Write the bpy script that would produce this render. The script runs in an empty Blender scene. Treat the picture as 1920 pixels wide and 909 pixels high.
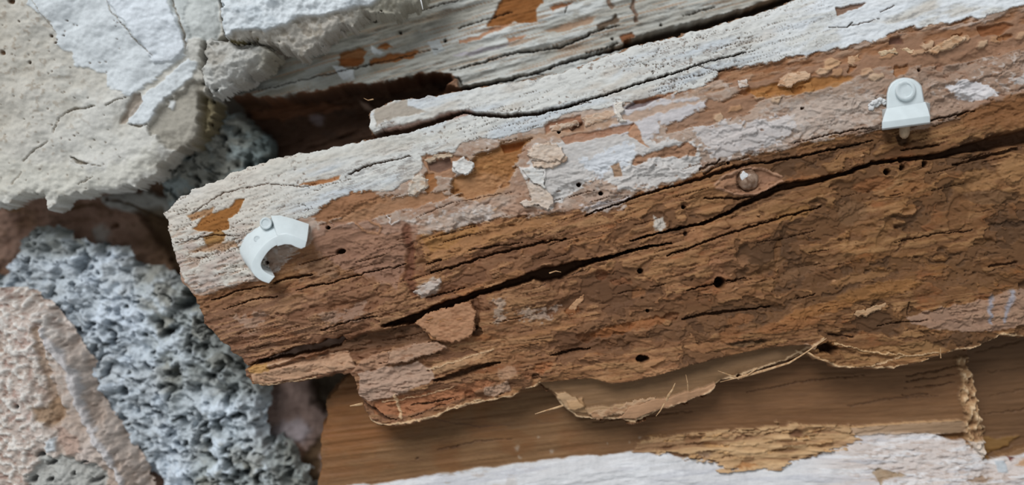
import bpy, bmesh, math
import numpy as np
from mathutils import Vector, Matrix

# ------------------------------------------------------------------ camera, light, exposure
S = 0.0002            # metres per unit; the photograph's frame is 1920 units wide at the beam's face
D = 2000.0            # camera distance from the beam's face, in the same units
scene = bpy.context.scene
COL = scene.collection
cam_d = bpy.data.cameras.new('camera')
cam = bpy.data.objects.new('camera', cam_d)
COL.objects.link(cam)
cam.location = (0, -D * S, 0)
cam.rotation_euler = (math.pi / 2, 0, 0)
cam_d.sensor_width = 36
cam_d.lens = 36 * D / 1920
cam_d.clip_start = 0.01
cam_d.dof.use_dof = True
cam_d.dof.focus_distance = D * S
cam_d.dof.aperture_fstop = 2.4
scene.camera = cam

world = bpy.data.worlds.new('daylight')
scene.world = world
world.use_nodes = True
bg = world.node_tree.nodes['Background']
bg.inputs[0].default_value = (0.92, 0.97, 1.0, 1)
bg.inputs[1].default_value = 0.38
sun_d = bpy.data.lights.new('soft_daylight', 'SUN')
sun_d.energy = 2.45
sun_d.angle = math.radians(30)
sun_d.color = (0.97, 0.985, 1.0)
sun = bpy.data.objects.new('soft_daylight', sun_d)
COL.objects.link(sun)
sun.rotation_euler = Vector((-0.42, -0.80, 0.74)).to_track_quat('Z', 'Y').to_euler()
scene.view_settings.view_transform = 'Standard'
scene.view_settings.look = 'None'
scene.view_settings.gamma = 1
scene.view_settings.use_curve_mapping = False
scene.view_settings.exposure = 0.0

# ------------------------------------------------------------------ noise
def smooth(a, b, x):
    t = np.clip((x - a) / (b - a), 0, 1)
    return t * t * (3 - 2 * t)

_tab = {}
def vnoise(x, y, seed):
    if seed not in _tab:
        _tab[seed] = np.random.RandomState(seed).rand(256, 256).astype(np.float32)
    T = _tab[seed]
    xi = np.floor(x).astype(np.int64); yi = np.floor(y).astype(np.int64)
    fx = (x - xi).astype(np.float32); fy = (y - yi).astype(np.float32)
    fx = fx * fx * (3 - 2 * fx); fy = fy * fy * (3 - 2 * fy)
    x0 = xi & 255; x1 = (xi + 1) & 255; y0 = yi & 255; y1 = (yi + 1) & 255
    a = T[x0, y0]; b = T[x1, y0]; c = T[x0, y1]; d = T[x1, y1]
    return (a + (b - a) * fx) * (1 - fy) + (c + (d - c) * fx) * fy

def fbm(x, y, octv=4, seed=1, gain=0.5):
    """about -1..1"""
    s = 0; amp = 1; tot = 0
    for i in range(octv):
        s = s + amp * (vnoise(x, y, seed + i) * 2 - 1)
        tot += amp
        amp *= gain
        x = x * 2.03 + 17.3; y = y * 2.03 + 9.1
    return s / tot * 1.5

def worley(x, y, seed=5):
    T = np.random.RandomState(seed).rand(128, 128, 3).astype(np.float32)
    xi = np.floor(x).astype(np.int64); yi = np.floor(y).astype(np.int64)
    best = np.full(x.shape, 9.0, np.float32); rid = np.zeros(x.shape, np.float32)
    for dx in (-1, 0, 1):
        for dy in (-1, 0, 1):
            cx = xi + dx; cy = yi + dy
            t = T[cx & 127, cy & 127]
            d = np.hypot(cx + t[..., 0] - x, cy + t[..., 1] - y)
            m = d < best
            best = np.where(m, d, best); rid = np.where(m, t[..., 2], rid)
    return best, rid

def terrace(x, n, sharp=0.18):
    y = x * n
    f = np.floor(y)
    return (f + smooth(0.5 - sharp, 0.5 + sharp, y - f)) / n

# ------------------------------------------------------------------ outline helpers
def sdf(U, V, pts):
    """signed distance to a closed outline, negative inside"""
    P = np.array(pts, float)
    d = np.full(U.shape, 1e9); ins = np.zeros(U.shape, bool)
    n = len(P)
    for i in range(n):
        x0, y0 = P[i]; x1, y1 = P[(i + 1) % n]
        ex, ey = x1 - x0, y1 - y0
        L = ex * ex + ey * ey
        if L < 1e-9: continue
        t = np.clip(((U - x0) * ex + (V - y0) * ey) / L, 0, 1)
        d = np.minimum(d, (U - x0 - t * ex) ** 2 + (V - y0 - t * ey) ** 2)
        if abs(ey) > 1e-9:
            c = ((y0 > V) != (y1 > V)) & (U < ex * (V - y0) / ey + x0)
            ins ^= c
    d = np.sqrt(d)
    return np.where(ins, -d, d)

def linedist(U, V, pts, wid):
    """distance to an open line and the half width there"""
    best = np.full(U.shape, 1e9); w = np.zeros(U.shape)
    for i in range(len(pts) - 1):
        x0, y0 = pts[i]; x1, y1 = pts[i + 1]
        ex, ey = x1 - x0, y1 - y0
        L = ex * ex + ey * ey + 1e-9
        t = np.clip(((U - x0) * ex + (V - y0) * ey) / L, 0, 1)
        dd = np.hypot(U - x0 - t * ex, V - y0 - t * ey)
        m = dd < best
        best = np.where(m, dd, best)
        w = np.where(m, wid[i] + (wid[i + 1] - wid[i]) * t, w)
    return best, w

# grain of the timber: lines that fan out slightly towards the lower right
_gt = np.linspace(-900, 900, 721)
_sl = -0.275 + 0.135 * smooth(20, 190, _gt) + 0.06 * smooth(190, 420, _gt)
def grain(U, V):
    g = np.empty(U.shape)
    us = U[0]
    for j in range(U.shape[1]):
        vv = 454 + _gt + _sl * (us[j] - 960)
        g[:, j] = np.interp(V[:, j], vv, _gt)
    return g

def rgb(c): return np.array(c, float) / 255.0

class Field:
    """a relief surface: grid of height (towards the viewer) and own colour"""
    def __init__(s, box, step, h0, color, h_base=0):
        x0, y0, x1, y1 = box
        nx = int((x1 - x0) / step) + 1; ny = int((y1 - y0) / step) + 1
        s.U, s.V = np.meshgrid(np.linspace(x0, x1, nx), np.linspace(y0, y1, ny))
        s.step = step; s.h0 = h0
        s.H = np.zeros(s.U.shape) + h_base
        s.C = np.zeros(s.U.shape + (3,)) + rgb(color)
        s.x0, s.y0 = x0, y0
        s.cut = np.zeros(s.U.shape, bool)
        s.sd = 0
    def win(s, pts, pad):
        P = np.array(pts, float)
        i0 = max(0, int((P[:, 1].min() - pad - s.y0) / s.step)); i1 = min(s.U.shape[0], int((P[:, 1].max() + pad - s.y0) / s.step) + 2)
        j0 = max(0, int((P[:, 0].min() - pad - s.x0) / s.step)); j1 = min(s.U.shape[1], int((P[:, 0].max() + pad - s.x0) / s.step) + 2)
        if i1 <= i0 or j1 <= j0: return None
        return (slice(i0, i1), slice(j0, j1))
    def jit(s, U, V, amp, freq=14.0):
        s.sd += 7
        k = s.sd % 97
        jx = fbm(U / freq, V / freq, 4, 200 + k) * amp; jy = fbm(U / freq, V / freq, 4, 230 + k) * amp
        return U + jx, V + jy
    def patch(s, pts, color=None, dh=0.0, soft=1.2, jit=4.0, alpha=1.0, freq=14.0, chip=0.0, chipf=(26, 3.2), rim=0.0):
        w = s.win(pts, 14 + jit * 2 + soft)
        if w is None: return
        U, V = s.U[w], s.V[w]
        Uj, Vj = s.jit(U, V, jit, freq)
        d = sdf(Uj, Vj, pts)
        if chip:
            G = s.G[w] if hasattr(s, 'G') else V
            d = d + chip * fbm(U / chipf[0], G / chipf[1], 4, 300 + s.sd % 50)
        m = smooth(soft, -soft, d)
        if color is not None:
            a = (m * alpha)[..., None]
            s.C[w] = s.C[w] * (1 - a) + rgb(color) * a
        s.H[w] += dh * m
        if rim: s.H[w] += rim * np.exp(-(d / 3.0) ** 2)
        return w, m
    def stroke(s, pts, wid, depth, color=None, jit=1.5, alpha=1.0, freq=10.0, sharp=0.35):
        if not hasattr(wid, '__len__'): wid = [wid] * len(pts)
        w = s.win(pts, 8 + max(wid) + jit * 2)
        if w is None: return
        U, V = s.U[w], s.V[w]
        Uj, Vj = s.jit(U, V, jit, freq)
        d, ww = linedist(Uj, Vj, pts, wid)
        m = smooth(1.0, sharp, d / np.maximum(ww, 0.3))
        s.H[w] -= depth * m
        if color is not None:
            a = (m * alpha)[..., None]
            s.C[w] = s.C[w] * (1 - a) + rgb(color) * a
        return w, m
    def pit(s, x, y, rx, ry, depth, color=None, rot=-0.27, jit=1.2, sharp=0.7, alpha=1.0):
        w = s.win([(x, y)], max(rx, ry) * 1.4 + 4)
        if w is None: return
        U, V = s.jit(s.U[w], s.V[w], jit, 9)
        c, q = math.cos(rot), math.sin(rot)
        du, dv = U - x, V - y
        d = np.hypot((du * c + dv * q) / rx, (-du * q + dv * c) / ry)
        m = smooth(1.0, sharp, d)
        s.H[w] -= depth * m
        if color is not None:
            a = (m * alpha)[..., None]
            s.C[w] = s.C[w] * (1 - a) + rgb(color) * a
    def tint(s, mask, color, alpha=1.0):
        a = (mask * alpha)[..., None]
        s.C = s.C * (1 - a) + rgb(color) * a
    def outline(s, d, drop, wall=3.0, keep=5.0, roundr=0.0, roundh=0.0):
        """d: signed distance of the solid's outline; beyond it the surface falls away by drop"""
        if roundh: s.H -= roundh * np.exp(np.minimum(d, 0) / roundr)
        s.H -= drop * np.clip(d / wall, 0, 1)
        s.cut = d > keep
        s.D = d
    def mesh(s, name, mat, parent=None, faces=None):
        k = (D - s.h0) / D
        ny, nx = s.U.shape
        idx = np.arange(ny * nx).reshape(ny, nx)
        ok = ~(s.cut[:-1, :-1] | s.cut[1:, :-1] | s.cut[:-1, 1:] | s.cut[1:, 1:])
        if faces is not None: ok &= faces[:-1, :-1]
        q = np.stack([idx[:-1, :-1][ok], idx[1:, :-1][ok], idx[1:, 1:][ok], idx[:-1, 1:][ok]], 1)
        if len(q) == 0: return None
        used, inv = np.unique(q.ravel(), return_inverse=True)
        X = (s.U.ravel()[used] - 960) * S * k
        Z = (454.5 - s.V.ravel()[used]) * S * k
        Y = -(s.h0 + s.H.ravel()[used]) * S
        me = bpy.data.meshes.new(name)
        me.vertices.add(len(used)); me.loops.add(len(inv)); me.polygons.add(len(q))
        me.vertices.foreach_set('co', np.stack([X, Y, Z], 1).astype(np.float32).ravel())
        me.loops.foreach_set('vertex_index', inv.astype(np.int32))
        me.polygons.foreach_set('loop_start', (np.arange(len(q)) * 4).astype(np.int32))
        me.polygons.foreach_set('use_smooth', np.ones(len(q), bool))
        c = np.clip(s.C.reshape(-1, 3)[used], 0.01, 0.95)
        lin = np.where(c <= 0.04045, c / 12.92, ((c + 0.055) / 1.055) ** 2.4)
        at = me.attributes.new('tone', 'FLOAT_COLOR', 'POINT')
        at.data.foreach_set('color', np.concatenate([lin, np.ones((len(lin), 1))], 1).astype(np.float32).ravel())
        me.update(calc_edges=True); me.validate()
        me.materials.append(mat)
        o = bpy.data.objects.new(name, me)
        COL.objects.link(o)
        if parent: o.parent = parent; base = parent.location
        else:
            base = Vector(((X.min() + X.max()) / 2, Y.max(), Z.min())); o.location = base
        me.transform(Matrix.Translation(-base))
        return o

# ------------------------------------------------------------------ materials
def relief_mat(name, rough=0.8, grain_dir=None, bump=0.3, vary=0.16, spec=0.2, fine=9000, stretch=6):
    m = bpy.data.materials.new(name); m.use_nodes = True
    nt = m.node_tree; N = nt.nodes; L = nt.links
    b = N['Principled BSDF']
    at = N.new('ShaderNodeAttribute'); at.attribute_name = 'tone'
    tc = N.new('ShaderNodeTexCoord'); mp = N.new('ShaderNodeMapping')
    L.new(tc.outputs['Object'], mp.inputs['Vector'])
    if grain_dir is not None:
        mp.vector_type = 'TEXTURE'
        mp.inputs['Rotation'].default_value = (0, -grain_dir, 0)
        mp.inputs['Scale'].default_value = (stretch, 1, 1)
    n1 = N.new('ShaderNodeTexNoise'); n1.inputs['Scale'].default_value = fine / 10; n1.inputs['Detail'].default_value = 8; n1.inputs['Roughness'].default_value = 0.7
    n2 = N.new('ShaderNodeTexNoise'); n2.inputs['Scale'].default_value = fine / 40; n2.inputs['Detail'].default_value = 5
    L.new(mp.outputs[0], n1.inputs['Vector']); L.new(mp.outputs[0], n2.inputs['Vector'])
    r = N.new('ShaderNodeMapRange'); r.inputs[1].default_value = 0.3; r.inputs[2].default_value = 0.7
    r.inputs[3].default_value = 1 - vary; r.inputs[4].default_value = 1 + vary
    L.new(n1.outputs[0], r.inputs[0])
    r2 = N.new('ShaderNodeMapRange'); r2.inputs[1].default_value = 0.3; r2.inputs[2].default_value = 0.7
    r2.inputs[3].default_value = 1 - vary * .6; r2.inputs[4].default_value = 1 + vary * .6
    L.new(n2.outputs[0], r2.inputs[0])
    mu = N.new('ShaderNodeMath'); mu.operation = 'MULTIPLY'
    L.new(r.outputs[0], mu.inputs[0]); L.new(r2.outputs[0], mu.inputs[1])
    vm = N.new('ShaderNodeVectorMath'); vm.operation = 'SCALE'
    L.new(at.outputs['Color'], vm.inputs[0]); L.new(mu.outputs[0], vm.inputs['Scale'])
    L.new(vm.outputs[0], b.inputs['Base Color'])
    b.inputs['Roughness'].default_value = rough
    b.inputs['Specular IOR Level'].default_value = spec
    bp = N.new('ShaderNodeBump'); bp.inputs['Strength'].default_value = bump; bp.inputs['Distance'].default_value = 0.0005
    L.new(n1.outputs[0], bp.inputs['Height']); L.new(bp.outputs[0], b.inputs['Normal'])
    return m

def plain_mat(name, color, rough=0.6, sss=0.0, vary=0.08, scale=600, bump=0.05, color2=None):
    m = bpy.data.materials.new(name); m.use_nodes = True
    nt = m.node_tree; N = nt.nodes; L = nt.links
    b = N['Principled BSDF']
    lin = [(c / 255) ** 2.2 for c in color]
    lin2 = [(c / 255) ** 2.2 for c in color2] if color2 else [x * (1 - vary) for x in lin]
    n = N.new('ShaderNodeTexNoise'); n.inputs['Scale'].default_value = scale; n.inputs['Detail'].default_value = 6
    tc = N.new('ShaderNodeTexCoord'); L.new(tc.outputs['Object'], n.inputs['Vector'])
    cr = N.new('ShaderNodeValToRGB')
    cr.color_ramp.elements[0].position = 0.38; cr.color_ramp.elements[1].position = 0.6
    cr.color_ramp.elements[0].color = (*lin2, 1); cr.color_ramp.elements[1].color = (*lin, 1)
    L.new(n.outputs[0], cr.inputs[0]); L.new(cr.outputs[0], b.inputs['Base Color'])
    b.inputs['Roughness'].default_value = rough
    if sss:
        b.inputs['Subsurface Weight'].default_value = sss
        b.inputs['Subsurface Radius'].default_value = (0.003, 0.003, 0.003)
        b.inputs['Subsurface Scale'].default_value = 0.6
    bp = N.new('ShaderNodeBump'); bp.inputs['Strength'].default_value = bump; bp.inputs['Distance'].default_value = 0.0004
    L.new(n.outputs[0], bp.inputs['Height']); L.new(bp.outputs[0], b.inputs['Normal'])
    return m

M_wood = relief_mat('decayed_wood', 0.72, math.atan(0.27), 0.3, 0.09, 0.25, stretch=3)
M_paint = relief_mat('weathered_white_paint', 0.85, math.atan(0.27), 0.35, 0.06, 0.15, stretch=2)
M_board = relief_mat('sound_brown_wood', 0.65, math.atan(0.1), 0.25, 0.13, 0.3)
M_stone = relief_mat('rough_plaster', 0.92, None, 0.35, 0.08, 0.1, 7000)
M_pumice = relief_mat('porous_stone', 0.9, None, 0.5, 0.12, 0.15, 6000)
M_plastic = plain_mat('white_plastic', (212, 221, 223), 0.38, 0.25, 0.05, 300, 0.02)
M_pin = plain_mat('dusty_steel_pin', (172, 146, 118), 0.5, 0, 0.2, 900, 0.1)
M_fibre = plain_mat('pale_split_wood_fibre', (200, 164, 124), 0.7, 0, 0.3, 700, 0.2, (164, 124, 86))
M_crust = plain_mat('white_plaster_crumb', (216, 216, 216), 0.9, 0, 0.2, 900, 0.5)

def tag(o, label, cat, group=None):
    o['label'] = label; o['category'] = cat
    if group: o['group'] = group
    return o
def world_pt(x, y, h=0.0):
    k = (D - h) / D
    return Vector(((x - 960) * S * k, -h * S, (454.5 - y) * S * k))
def thing(name, x, y, h, label, cat, group=None):
    o = bpy.data.objects.new(name, None); COL.objects.link(o)
    o.empty_display_size = 0.005; o.location = world_pt(x, y, h)
    return tag(o, label, cat, group)

# ------------------------------------------------------------------ the wall core behind everything
bm = bmesh.new()
def slab(bm, x0, y0, x1, y1, h0, h1):
    r = bmesh.ops.create_cube(bm, size=1)
    a = world_pt(x0, y0, 0); c = world_pt(x1, y1, 0)
    for v in r['verts']:
        v.co = Vector((a.x if v.co.x < 0 else c.x, -h0 * S if v.co.y > 0 else -h1 * S, c.z if v.co.z < 0 else a.z))
slab(bm, -700, -500, 2620, 1400, -400, -300)
me = bpy.data.meshes.new('wall_back'); bm.to_mesh(me); bm.free()
wall = bpy.data.objects.new('wall_back', me); COL.objects.link(wall); wall['kind'] = 'structure'
me.materials.append(plain_mat('dark_masonry', (70, 62, 52), 0.95, 0, 0.4, 120, 0.6))

# ================================================================== MAIN ROTTEN BEAM
MAIN = [(308,398),(322,380),(352,360),(400,338),(455,315),(505,298),(570,285),(640,274),(698,256),
 (700,250),(693,236),(692,214),(704,200),(730,190),(790,182),(850,174),(880,166),(940,157),(1010,146),(1060,133),(1110,115),
 (1150,103),(1190,86),(1260,68),(1320,52),(1400,30),(1470,8),(1540,-22),(2300,-60),(2300,615),
 (1920,631),(1884,628),(1868,640),(1835,652),(1795,658),(1762,670),(1720,684),(1680,690),(1630,692),(1575,690),(1556,680),
 (1520,668),(1488,680),(1440,694),(1385,712),(1350,722),(1338,742),(1300,757),(1262,770),(1235,777),(1195,796),(1165,792),
 (1120,790),(1086,788),(1066,774),(1046,752),(1036,738),(1012,722),(1000,728),(962,745),(900,757),(842,770),(824,782),
 (780,792),(742,800),(712,801),(692,788),(682,764),(672,748),(664,712),(655,700),(632,703),(580,712),(520,722),(492,726),
 (474,722),(460,706),(458,692),(470,686),(520,672),(560,664),(540,662),(500,675),(462,684),(436,664),(428,650),(402,630),
 (380,602),(372,575),(356,545),(336,520),(330,480),(318,450)]
GAP = [(478,686),(520,676),(556,670),(600,660),(630,652),(652,640),(640,632),(618,634),(590,642),(556,650),(520,664),(484,672)]     # see-through slot above the long sliver

f = Field((285, -45, 2200, 815), 1.6, 0, (146, 104, 72))
f.G = grain(f.U, f.V)
U, V, G = f.U, f.V, f.G
# knot: the grain swells round it
kd = np.exp(-(((U - 1402) / 60) ** 2 + ((V - 340) / 30) ** 2))
Gk = G + np.sign(G - (-0.5)) * 0
rot = smooth(-130, -60, G + 0.02 * (U - 900)) # rotten, unpainted face
st1 = fbm(U / 130, G / 9, 5, 11)
st2 = fbm(U / 55, G / 2.2, 4, 21)
lay = fbm(U / 120, G / 30, 4, 31)
lump = fbm(U / 45, V / 28, 4, 41)
f.H += -22 * smooth(-150, -420, G) - 9 * smooth(60, 210, G)
spl = smooth(-.1, .5, fbm(U / 220, G / 40, 3, 35))            # splintery zones against smoother eaten ones
layb = fbm(U / 95 + .4 * lump, G / 36 + .5 * lump, 4, 37)
wd_, wr_ = worley(U / 46 + .5 * lump, G / 17 + .5 * fbm(U / 30, V / 20, 3, 45), 47)
scal = smooth(.55, .1, wd_) * (wr_ > .35)
pf = fbm(U / 95 + .5 * lump, G / 27 + .4 * fbm(U / 30, V / 18, 3, 83), 4, 81)
P1 = smooth(.02, .09, pf) * rot
P2 = smooth(.40, .46, pf + .1 * fbm(U / 12, V / 8, 3, 86)) * rot
calm = (1 - .55 * smooth(700, 1300, U)) * (1 - .7 * P1) * (1 - .6 * smooth(-55, -75, G) * smooth(640, 760, U))
f.H += rot * (8 * terrace(layb, 3, .14) + calm * ((1 + 2.4 * spl) * terrace(st1, 3, .2) + (.3 + .6 * spl) * st2 + 2.2 * lump - 3.5 * scal + .8 * fbm(U / 9, V / 6, 4, 49)))
f.H += (1 - rot) * (.4 * st1 + 0.2 * st2 + 1.4 * lay)
# wood tones
tone = fbm(U / 110, G / 26, 5, 51); tone2 = fbm(U / 40, G / 5, 4, 61); tone3 = fbm(U / 34, V / 22, 4, 67)
f.tint(smooth(0.0, 0.7, tone), (170, 124, 84), .8)
f.tint(smooth(0.0, -0.7, tone), (112, 76, 50), .8)
f.tint(scal * smooth(-.2, .4, tone3), (128, 88, 58), .5)
f.tint(smooth(0.1, 0.8, tone2) * spl, (184, 136, 94), .5)
f.tint(smooth(-0.1, -0.8, tone2) * spl, (98, 64, 42), .55)
f.tint(smooth(0.1, 0.8, tone3), (164, 122, 88), .4)
pk = smooth(900, 480, U) * smooth(-60, 10, G)
f.tint(pk, (152, 118, 100), .75)
rt = smooth(1250, 1650, U) * smooth(-110, -60, G)
f.tint(rt, (114, 78, 44), .6)
f.tint(smooth(0.0, .7, fbm(U / 90, G / 30, 4, 71)) * rt, (142, 100, 56), .6)
f.tint(smooth(0.25, .8, fbm(U / 60, V / 30, 4, 75)) * smooth(-60, 0, G), (146, 84, 44), .4)
f.tint(smooth(0.3, .7, fbm(U / 26, G / 9, 4, 77)) * smooth(-60, 0, G) * smooth(1500, 1200, U), (186, 146, 110), .5)
# smooth eaten patches with crisp edges, lying a little deeper than the streaked grain between them
Q1 = smooth(.16, .22, fbm(U / 60, G / 9, 4, 88)) * rot * (1 - P1)
f.H += -3.0 * P1 - 3 * P2 + 1.6 * Q1
dk = smooth(700, 1500, U)[..., None]
def tint2(mask, ca, cb, alpha):
    a = (mask * alpha)[..., None]
    f.C = f.C * (1 - a) + (rgb(ca) * (1 - dk) + rgb(cb) * dk) * a
tint2(P1, (136, 98, 74), (104, 74, 48), .68)
tint2(P2, (118, 80, 56), (84, 60, 40), .6)
tint2(Q1, (178, 138, 104), (154, 116, 76), .6)
dash = smooth(.42, .62, fbm(U / 34, G / 2.6, 3, 95)) * (1 - P1) * rot * smooth(-.2, .3, fbm(U / 160, G / 50, 2, 98))
f.H -= 2.5 * dash; f.tint(dash, (100, 66, 44), .6)
bite = smooth(.45, .6, fbm(U / 15, G / 7, 4, 99)) * rot * calm
f.H -= 2.2 * bite; f.tint(bite, (116, 80, 56), .4)
# fine parallel fibre lines where the grain is laid bare
fb = fbm(U / 70, G / 3.2, 3, 96) * (1 - P1) * rot
f.tint(smooth(.1, .7, fb), (190, 150, 108), .4); f.tint(smooth(-.1, -.7, fb), (104, 74, 50), .35)

# ---- thin greyed paint film on the upper half of the face
film = [(300,540),(372,556),(420,542),(490,520),(530,500),(560,470),(590,440),(640,425),(700,430),(780,440),(860,430),(930,412),(1000,402),(1060,395),(1120,388),(1190,366),(1260,346),
 (1310,322),(1400,290),(1500,272),(1600,252),(1650,242),(1740,240),(1800,216),(1860,196),(1940,178),(2300,160),(2300,-80),(280,-80)]
w, mfilm = f.patch(film, (172, 152, 138), 2.5, 1.5, 5, .88, 20, 5)
full = np.zeros(U.shape); full[w] = mfilm; mfilm = full
f.tint(mfilm * smooth(0.1, .8, fbm(U / 50, V / 30, 4, 101)), (190, 176, 166), .6)
f.tint(mfilm * smooth(0.1, .8, fbm(U / 70, V / 35, 4, 111)), (160, 122, 98), .7)
f.tint(mfilm * smooth(1500, 1750, U), (146, 116, 96), .55)
f.tint(mfilm * smooth(.15, .6, fbm(U / 7, V / 5, 4, 121)) * smooth(-.3, .4, fbm(U / 60, V / 40, 3, 123)), (208, 203, 200), .5)
f.tint(mfilm * smooth(.25, .6, fbm(U / 16, V / 9, 4, 125)), (140, 102, 78), .4)
f.H += mfilm * (.9 * fbm(U / 8, V / 6, 4, 127) + .6 * lump)
# ---- thick white paint
white = [(296,392),(318,452),(332,500),(345,530),(372,548),(420,536),(470,524),(505,512),(500,470),(520,440),(560,412),(590,400),(632,372),(690,356),
 (740,352),(778,336),(800,292),(850,284),(880,262),(940,258),(1010,236),(1060,214),(1150,200),(1220,182),(1290,166),(1345,146),
 (1352,132),(1420,122),(1500,104),(1560,94),(1640,76),(1700,52),(1780,44),(1850,30),(1900,14),(1960,2),(2300,-10),(2300,-90),(280,-90)]
w, m2 = f.patch(white, (206, 206, 202), 2.5, 1.2, 5, .97, 18, 2.5)
full = np.zeros(U.shape); full[w] = m2; mwhite = full
paintmask = mwhite.copy()
def paint(pts, color=(206, 205, 203), dh=1.5, jit=6, alpha=.9, chip=6, soft=2.5):
    r = f.patch(pts, color, dh, soft, jit, alpha, 12, chip, (9, 5))
    if r: paintmask[r[0]] = np.maximum(paintmask[r[0]], r[1])
paint([(1000,272),(1100,258),(1170,245),(1215,262),(1310,270),(1310,322),(1240,345),(1160,356),(1120,330),(1030,390),(1004,372),(986,340)], (200, 198, 196), 1.5, 6, .85, 8)
paint([(1080,300),(1180,265),(1200,300),(1120,330)], (206, 210, 216), .5, 8, .8, 10)
paint([(1150,200),(1290,180),(1330,185),(1300,230),(1240,236),(1215,262),(1150,250)], (198, 194, 196))
paint([(1290,230),(1420,230),(1480,210),(1500,240),(1440,276),(1340,298),(1310,262)], (200, 196, 196), 1, 9, .75, 10)
paint([(1470,190),(1600,175),(1650,180),(1640,232),(1500,262)], (186, 172, 162), .5, 9, .6, 10)
paint([(1772,160),(1800,150),(1845,155),(1875,172),(1868,184),(1812,186),(1786,178)], (214, 212, 214), 1.6, 5, .9, 5)
paint([(1890,148),(1925,140),(1960,150),(1900,160)], (206, 204, 204), 1, 4, .7, 5)
paint([(1226,405),(1246,408),(1252,428),(1236,436),(1224,422)], (206, 206, 206), 1.2, 4, .9, 3)
paint([(1090,384),(1180,368),(1172,388),(1100,400)], (198, 192, 194), 1, 5, .8, 6)
paint([(778,538),(812,520),(826,524),(820,548),(790,560)], (190, 178, 172), 2, 3, .9, 3)
paint([(925,560),(945,560),(950,600),(930,606)], (196, 186, 182), 1, 5, .6, 10)
paint([(970,580),(1045,574),(1030,598),(980,598)], (190, 182, 180), 1, 6, .55, 12)
paint([(556,500),(600,478),(640,486),(620,520),(570,520)], (168, 140, 122), .3, 8, .4, 12)
paint([(440,600),(480,585),(500,592),(470,620)], (190, 170, 160), .5, 6, .5, 10)
paint([(600,590),(690,570),(680,592),(610,606)], (178, 156, 146), .5, 6, .5, 10)
# greys and warm casts in the thick paint
bl = smooth(800, 1500, U)
f.tint(mwhite * smooth(-.1, .7, fbm(U / 120, G / 22, 4, 131)), (190, 196, 202), .75)
f.tint(mwhite * smooth(0, .8, fbm(U / 60, G / 18, 4, 141)), (190, 180, 168), .55)
f.tint(mwhite * smooth(0.25, .7, fbm(U / 10, G / 5, 4, 151)) * smooth(-.5, .5, fbm(U / 90, V / 30, 3, 155)), (146, 144, 142), .6)
f.tint(mwhite * smooth(.15, .55, fbm(U / 16, G / 2.4, 4, 161)) * smooth(-.2, .5, fbm(U / 150, V / 50, 3, 165)), (136, 128, 122), .55)
f.tint(mwhite * smooth(1380, 1560, U) * smooth(-.6, .0, fbm(U / 60, G / 20, 3, 171)) * smooth(-330, -290, G), (220, 224, 228), .85)
# tip: cracked warm white
tip = mwhite * smooth(640, 430, U)
f.tint(tip, (206, 196, 182), .6)
cr = fbm(U / 26, G / 4.5, 5, 181)
lowtip = smooth(400, 460, V)
f.tint(tip * smooth(.2, .4, cr) * lowtip, (158, 132, 114), .7)
f.H -= tip * smooth(.15, .4, cr) * (.6 + 1.6 * lowtip)
f.tint(tip * lowtip * smooth(-.2, .5, fbm(U / 30, V / 20, 4, 185)), (178, 158, 148), .6)
spk = smooth(1700, 1200, U) * smooth(.62, .74, fbm(U / 6, G / 4, 3, 187)) * mwhite * smooth(-.1, .4, fbm(U / 70, V / 40, 3, 189))
f.tint(spk, (120, 104, 94), .7); f.H -= spk * 1.5
# flaking texture of paint
fl = fbm(U / 14, G / 4.0, 5, 191)
f.H += mwhite * .9 * terrace(fl, 3, .2)
# fissures in the paint along the grain (raw wood shows)
fi = np.abs(fbm(U / 130, G / 7, 4, 201))
mf = smooth(.03, .006, fi) * mwhite * smooth(1700, 1300, U) * smooth(0, .4, fbm(U / 160, V / 80, 3, 205))
f.H -= 5 * mf; f.tint(mf, (120, 100, 84), .6)
bare = rot * (1 - mfilm)
f.C *= 1 - bare[..., None] * np.array([.08, .11, .15]) * (1 - .3 * smooth(1500, 1800, U))[..., None]

f.patch([(694,222),(704,202),(730,191),(760,186),(764,200),(800,206),(760,216),(720,226),(704,236)], (160, 148, 134), -1, 2, 4, .85)
f.patch([(700,250),(740,236),(800,222),(850,208),(880,204),(890,212),(840,224),(760,244)], (150, 118, 104), -5, 3, 3, .85)
f.patch([(692,216),(700,214),(706,232),(700,246),(692,240)], (214, 214, 210), 2, 1.5, 3, .9)
f.patch([(505,300),(640,275),(700,262),(780,250),(860,240),(860,256),(760,275),(660,294),(560,318),(470,334)], (196, 192, 182), 0, 6, 6, .5)
# ---- raw orange wood where the paint has come off
ORG = (146, 94, 46)
f.patch([(378,412),(402,398),(430,388),(440,376),(458,372),(452,396),(428,408),(430,428),(408,432),(362,430)], ORG, -3, 1.2, 4, .95)
f.patch([(352,405),(380,392),(400,388),(396,400),(362,412)], (158, 112, 72), -2, 1.5, 4, .8)
f.patch([(380,444),(412,432),(424,440),(416,456),(390,464)], (150, 108, 60), -3, 1.2, 4, .9)
f.patch([(356,470),(400,455),(440,452),(450,462),(390,474)], (160, 122, 90), -2, 1.5, 4, .7)
f.patch([(560,345),(590,338),(640,330),(636,338),(580,350)], (160, 100, 56), -2, 1.2, 3, .85)
f.patch([(584,408),(600,392),(620,378),(650,364),(690,356),(712,366),(724,378),(690,388),(640,410),(600,418)], (146, 102, 70), -2, 1.2, 5, .95, 10, 4)
f.H += 7 * np.exp(-(((U - 665) / 40) ** 2 + ((V - 382) / 13) ** 2)); f.H += 2.2 * smooth(70, 30, np.hypot(U - 670, (V - 395) * 2)) * fbm(U / 8, V / 5, 4, 146)
f.patch([(700,372),(760,366),(790,360),(860,360),(780,392),(720,404),(650,420),(600,420),(640,400)], (156, 112, 78), -4, 1.2, 5, .85, 14, 6)
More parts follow.
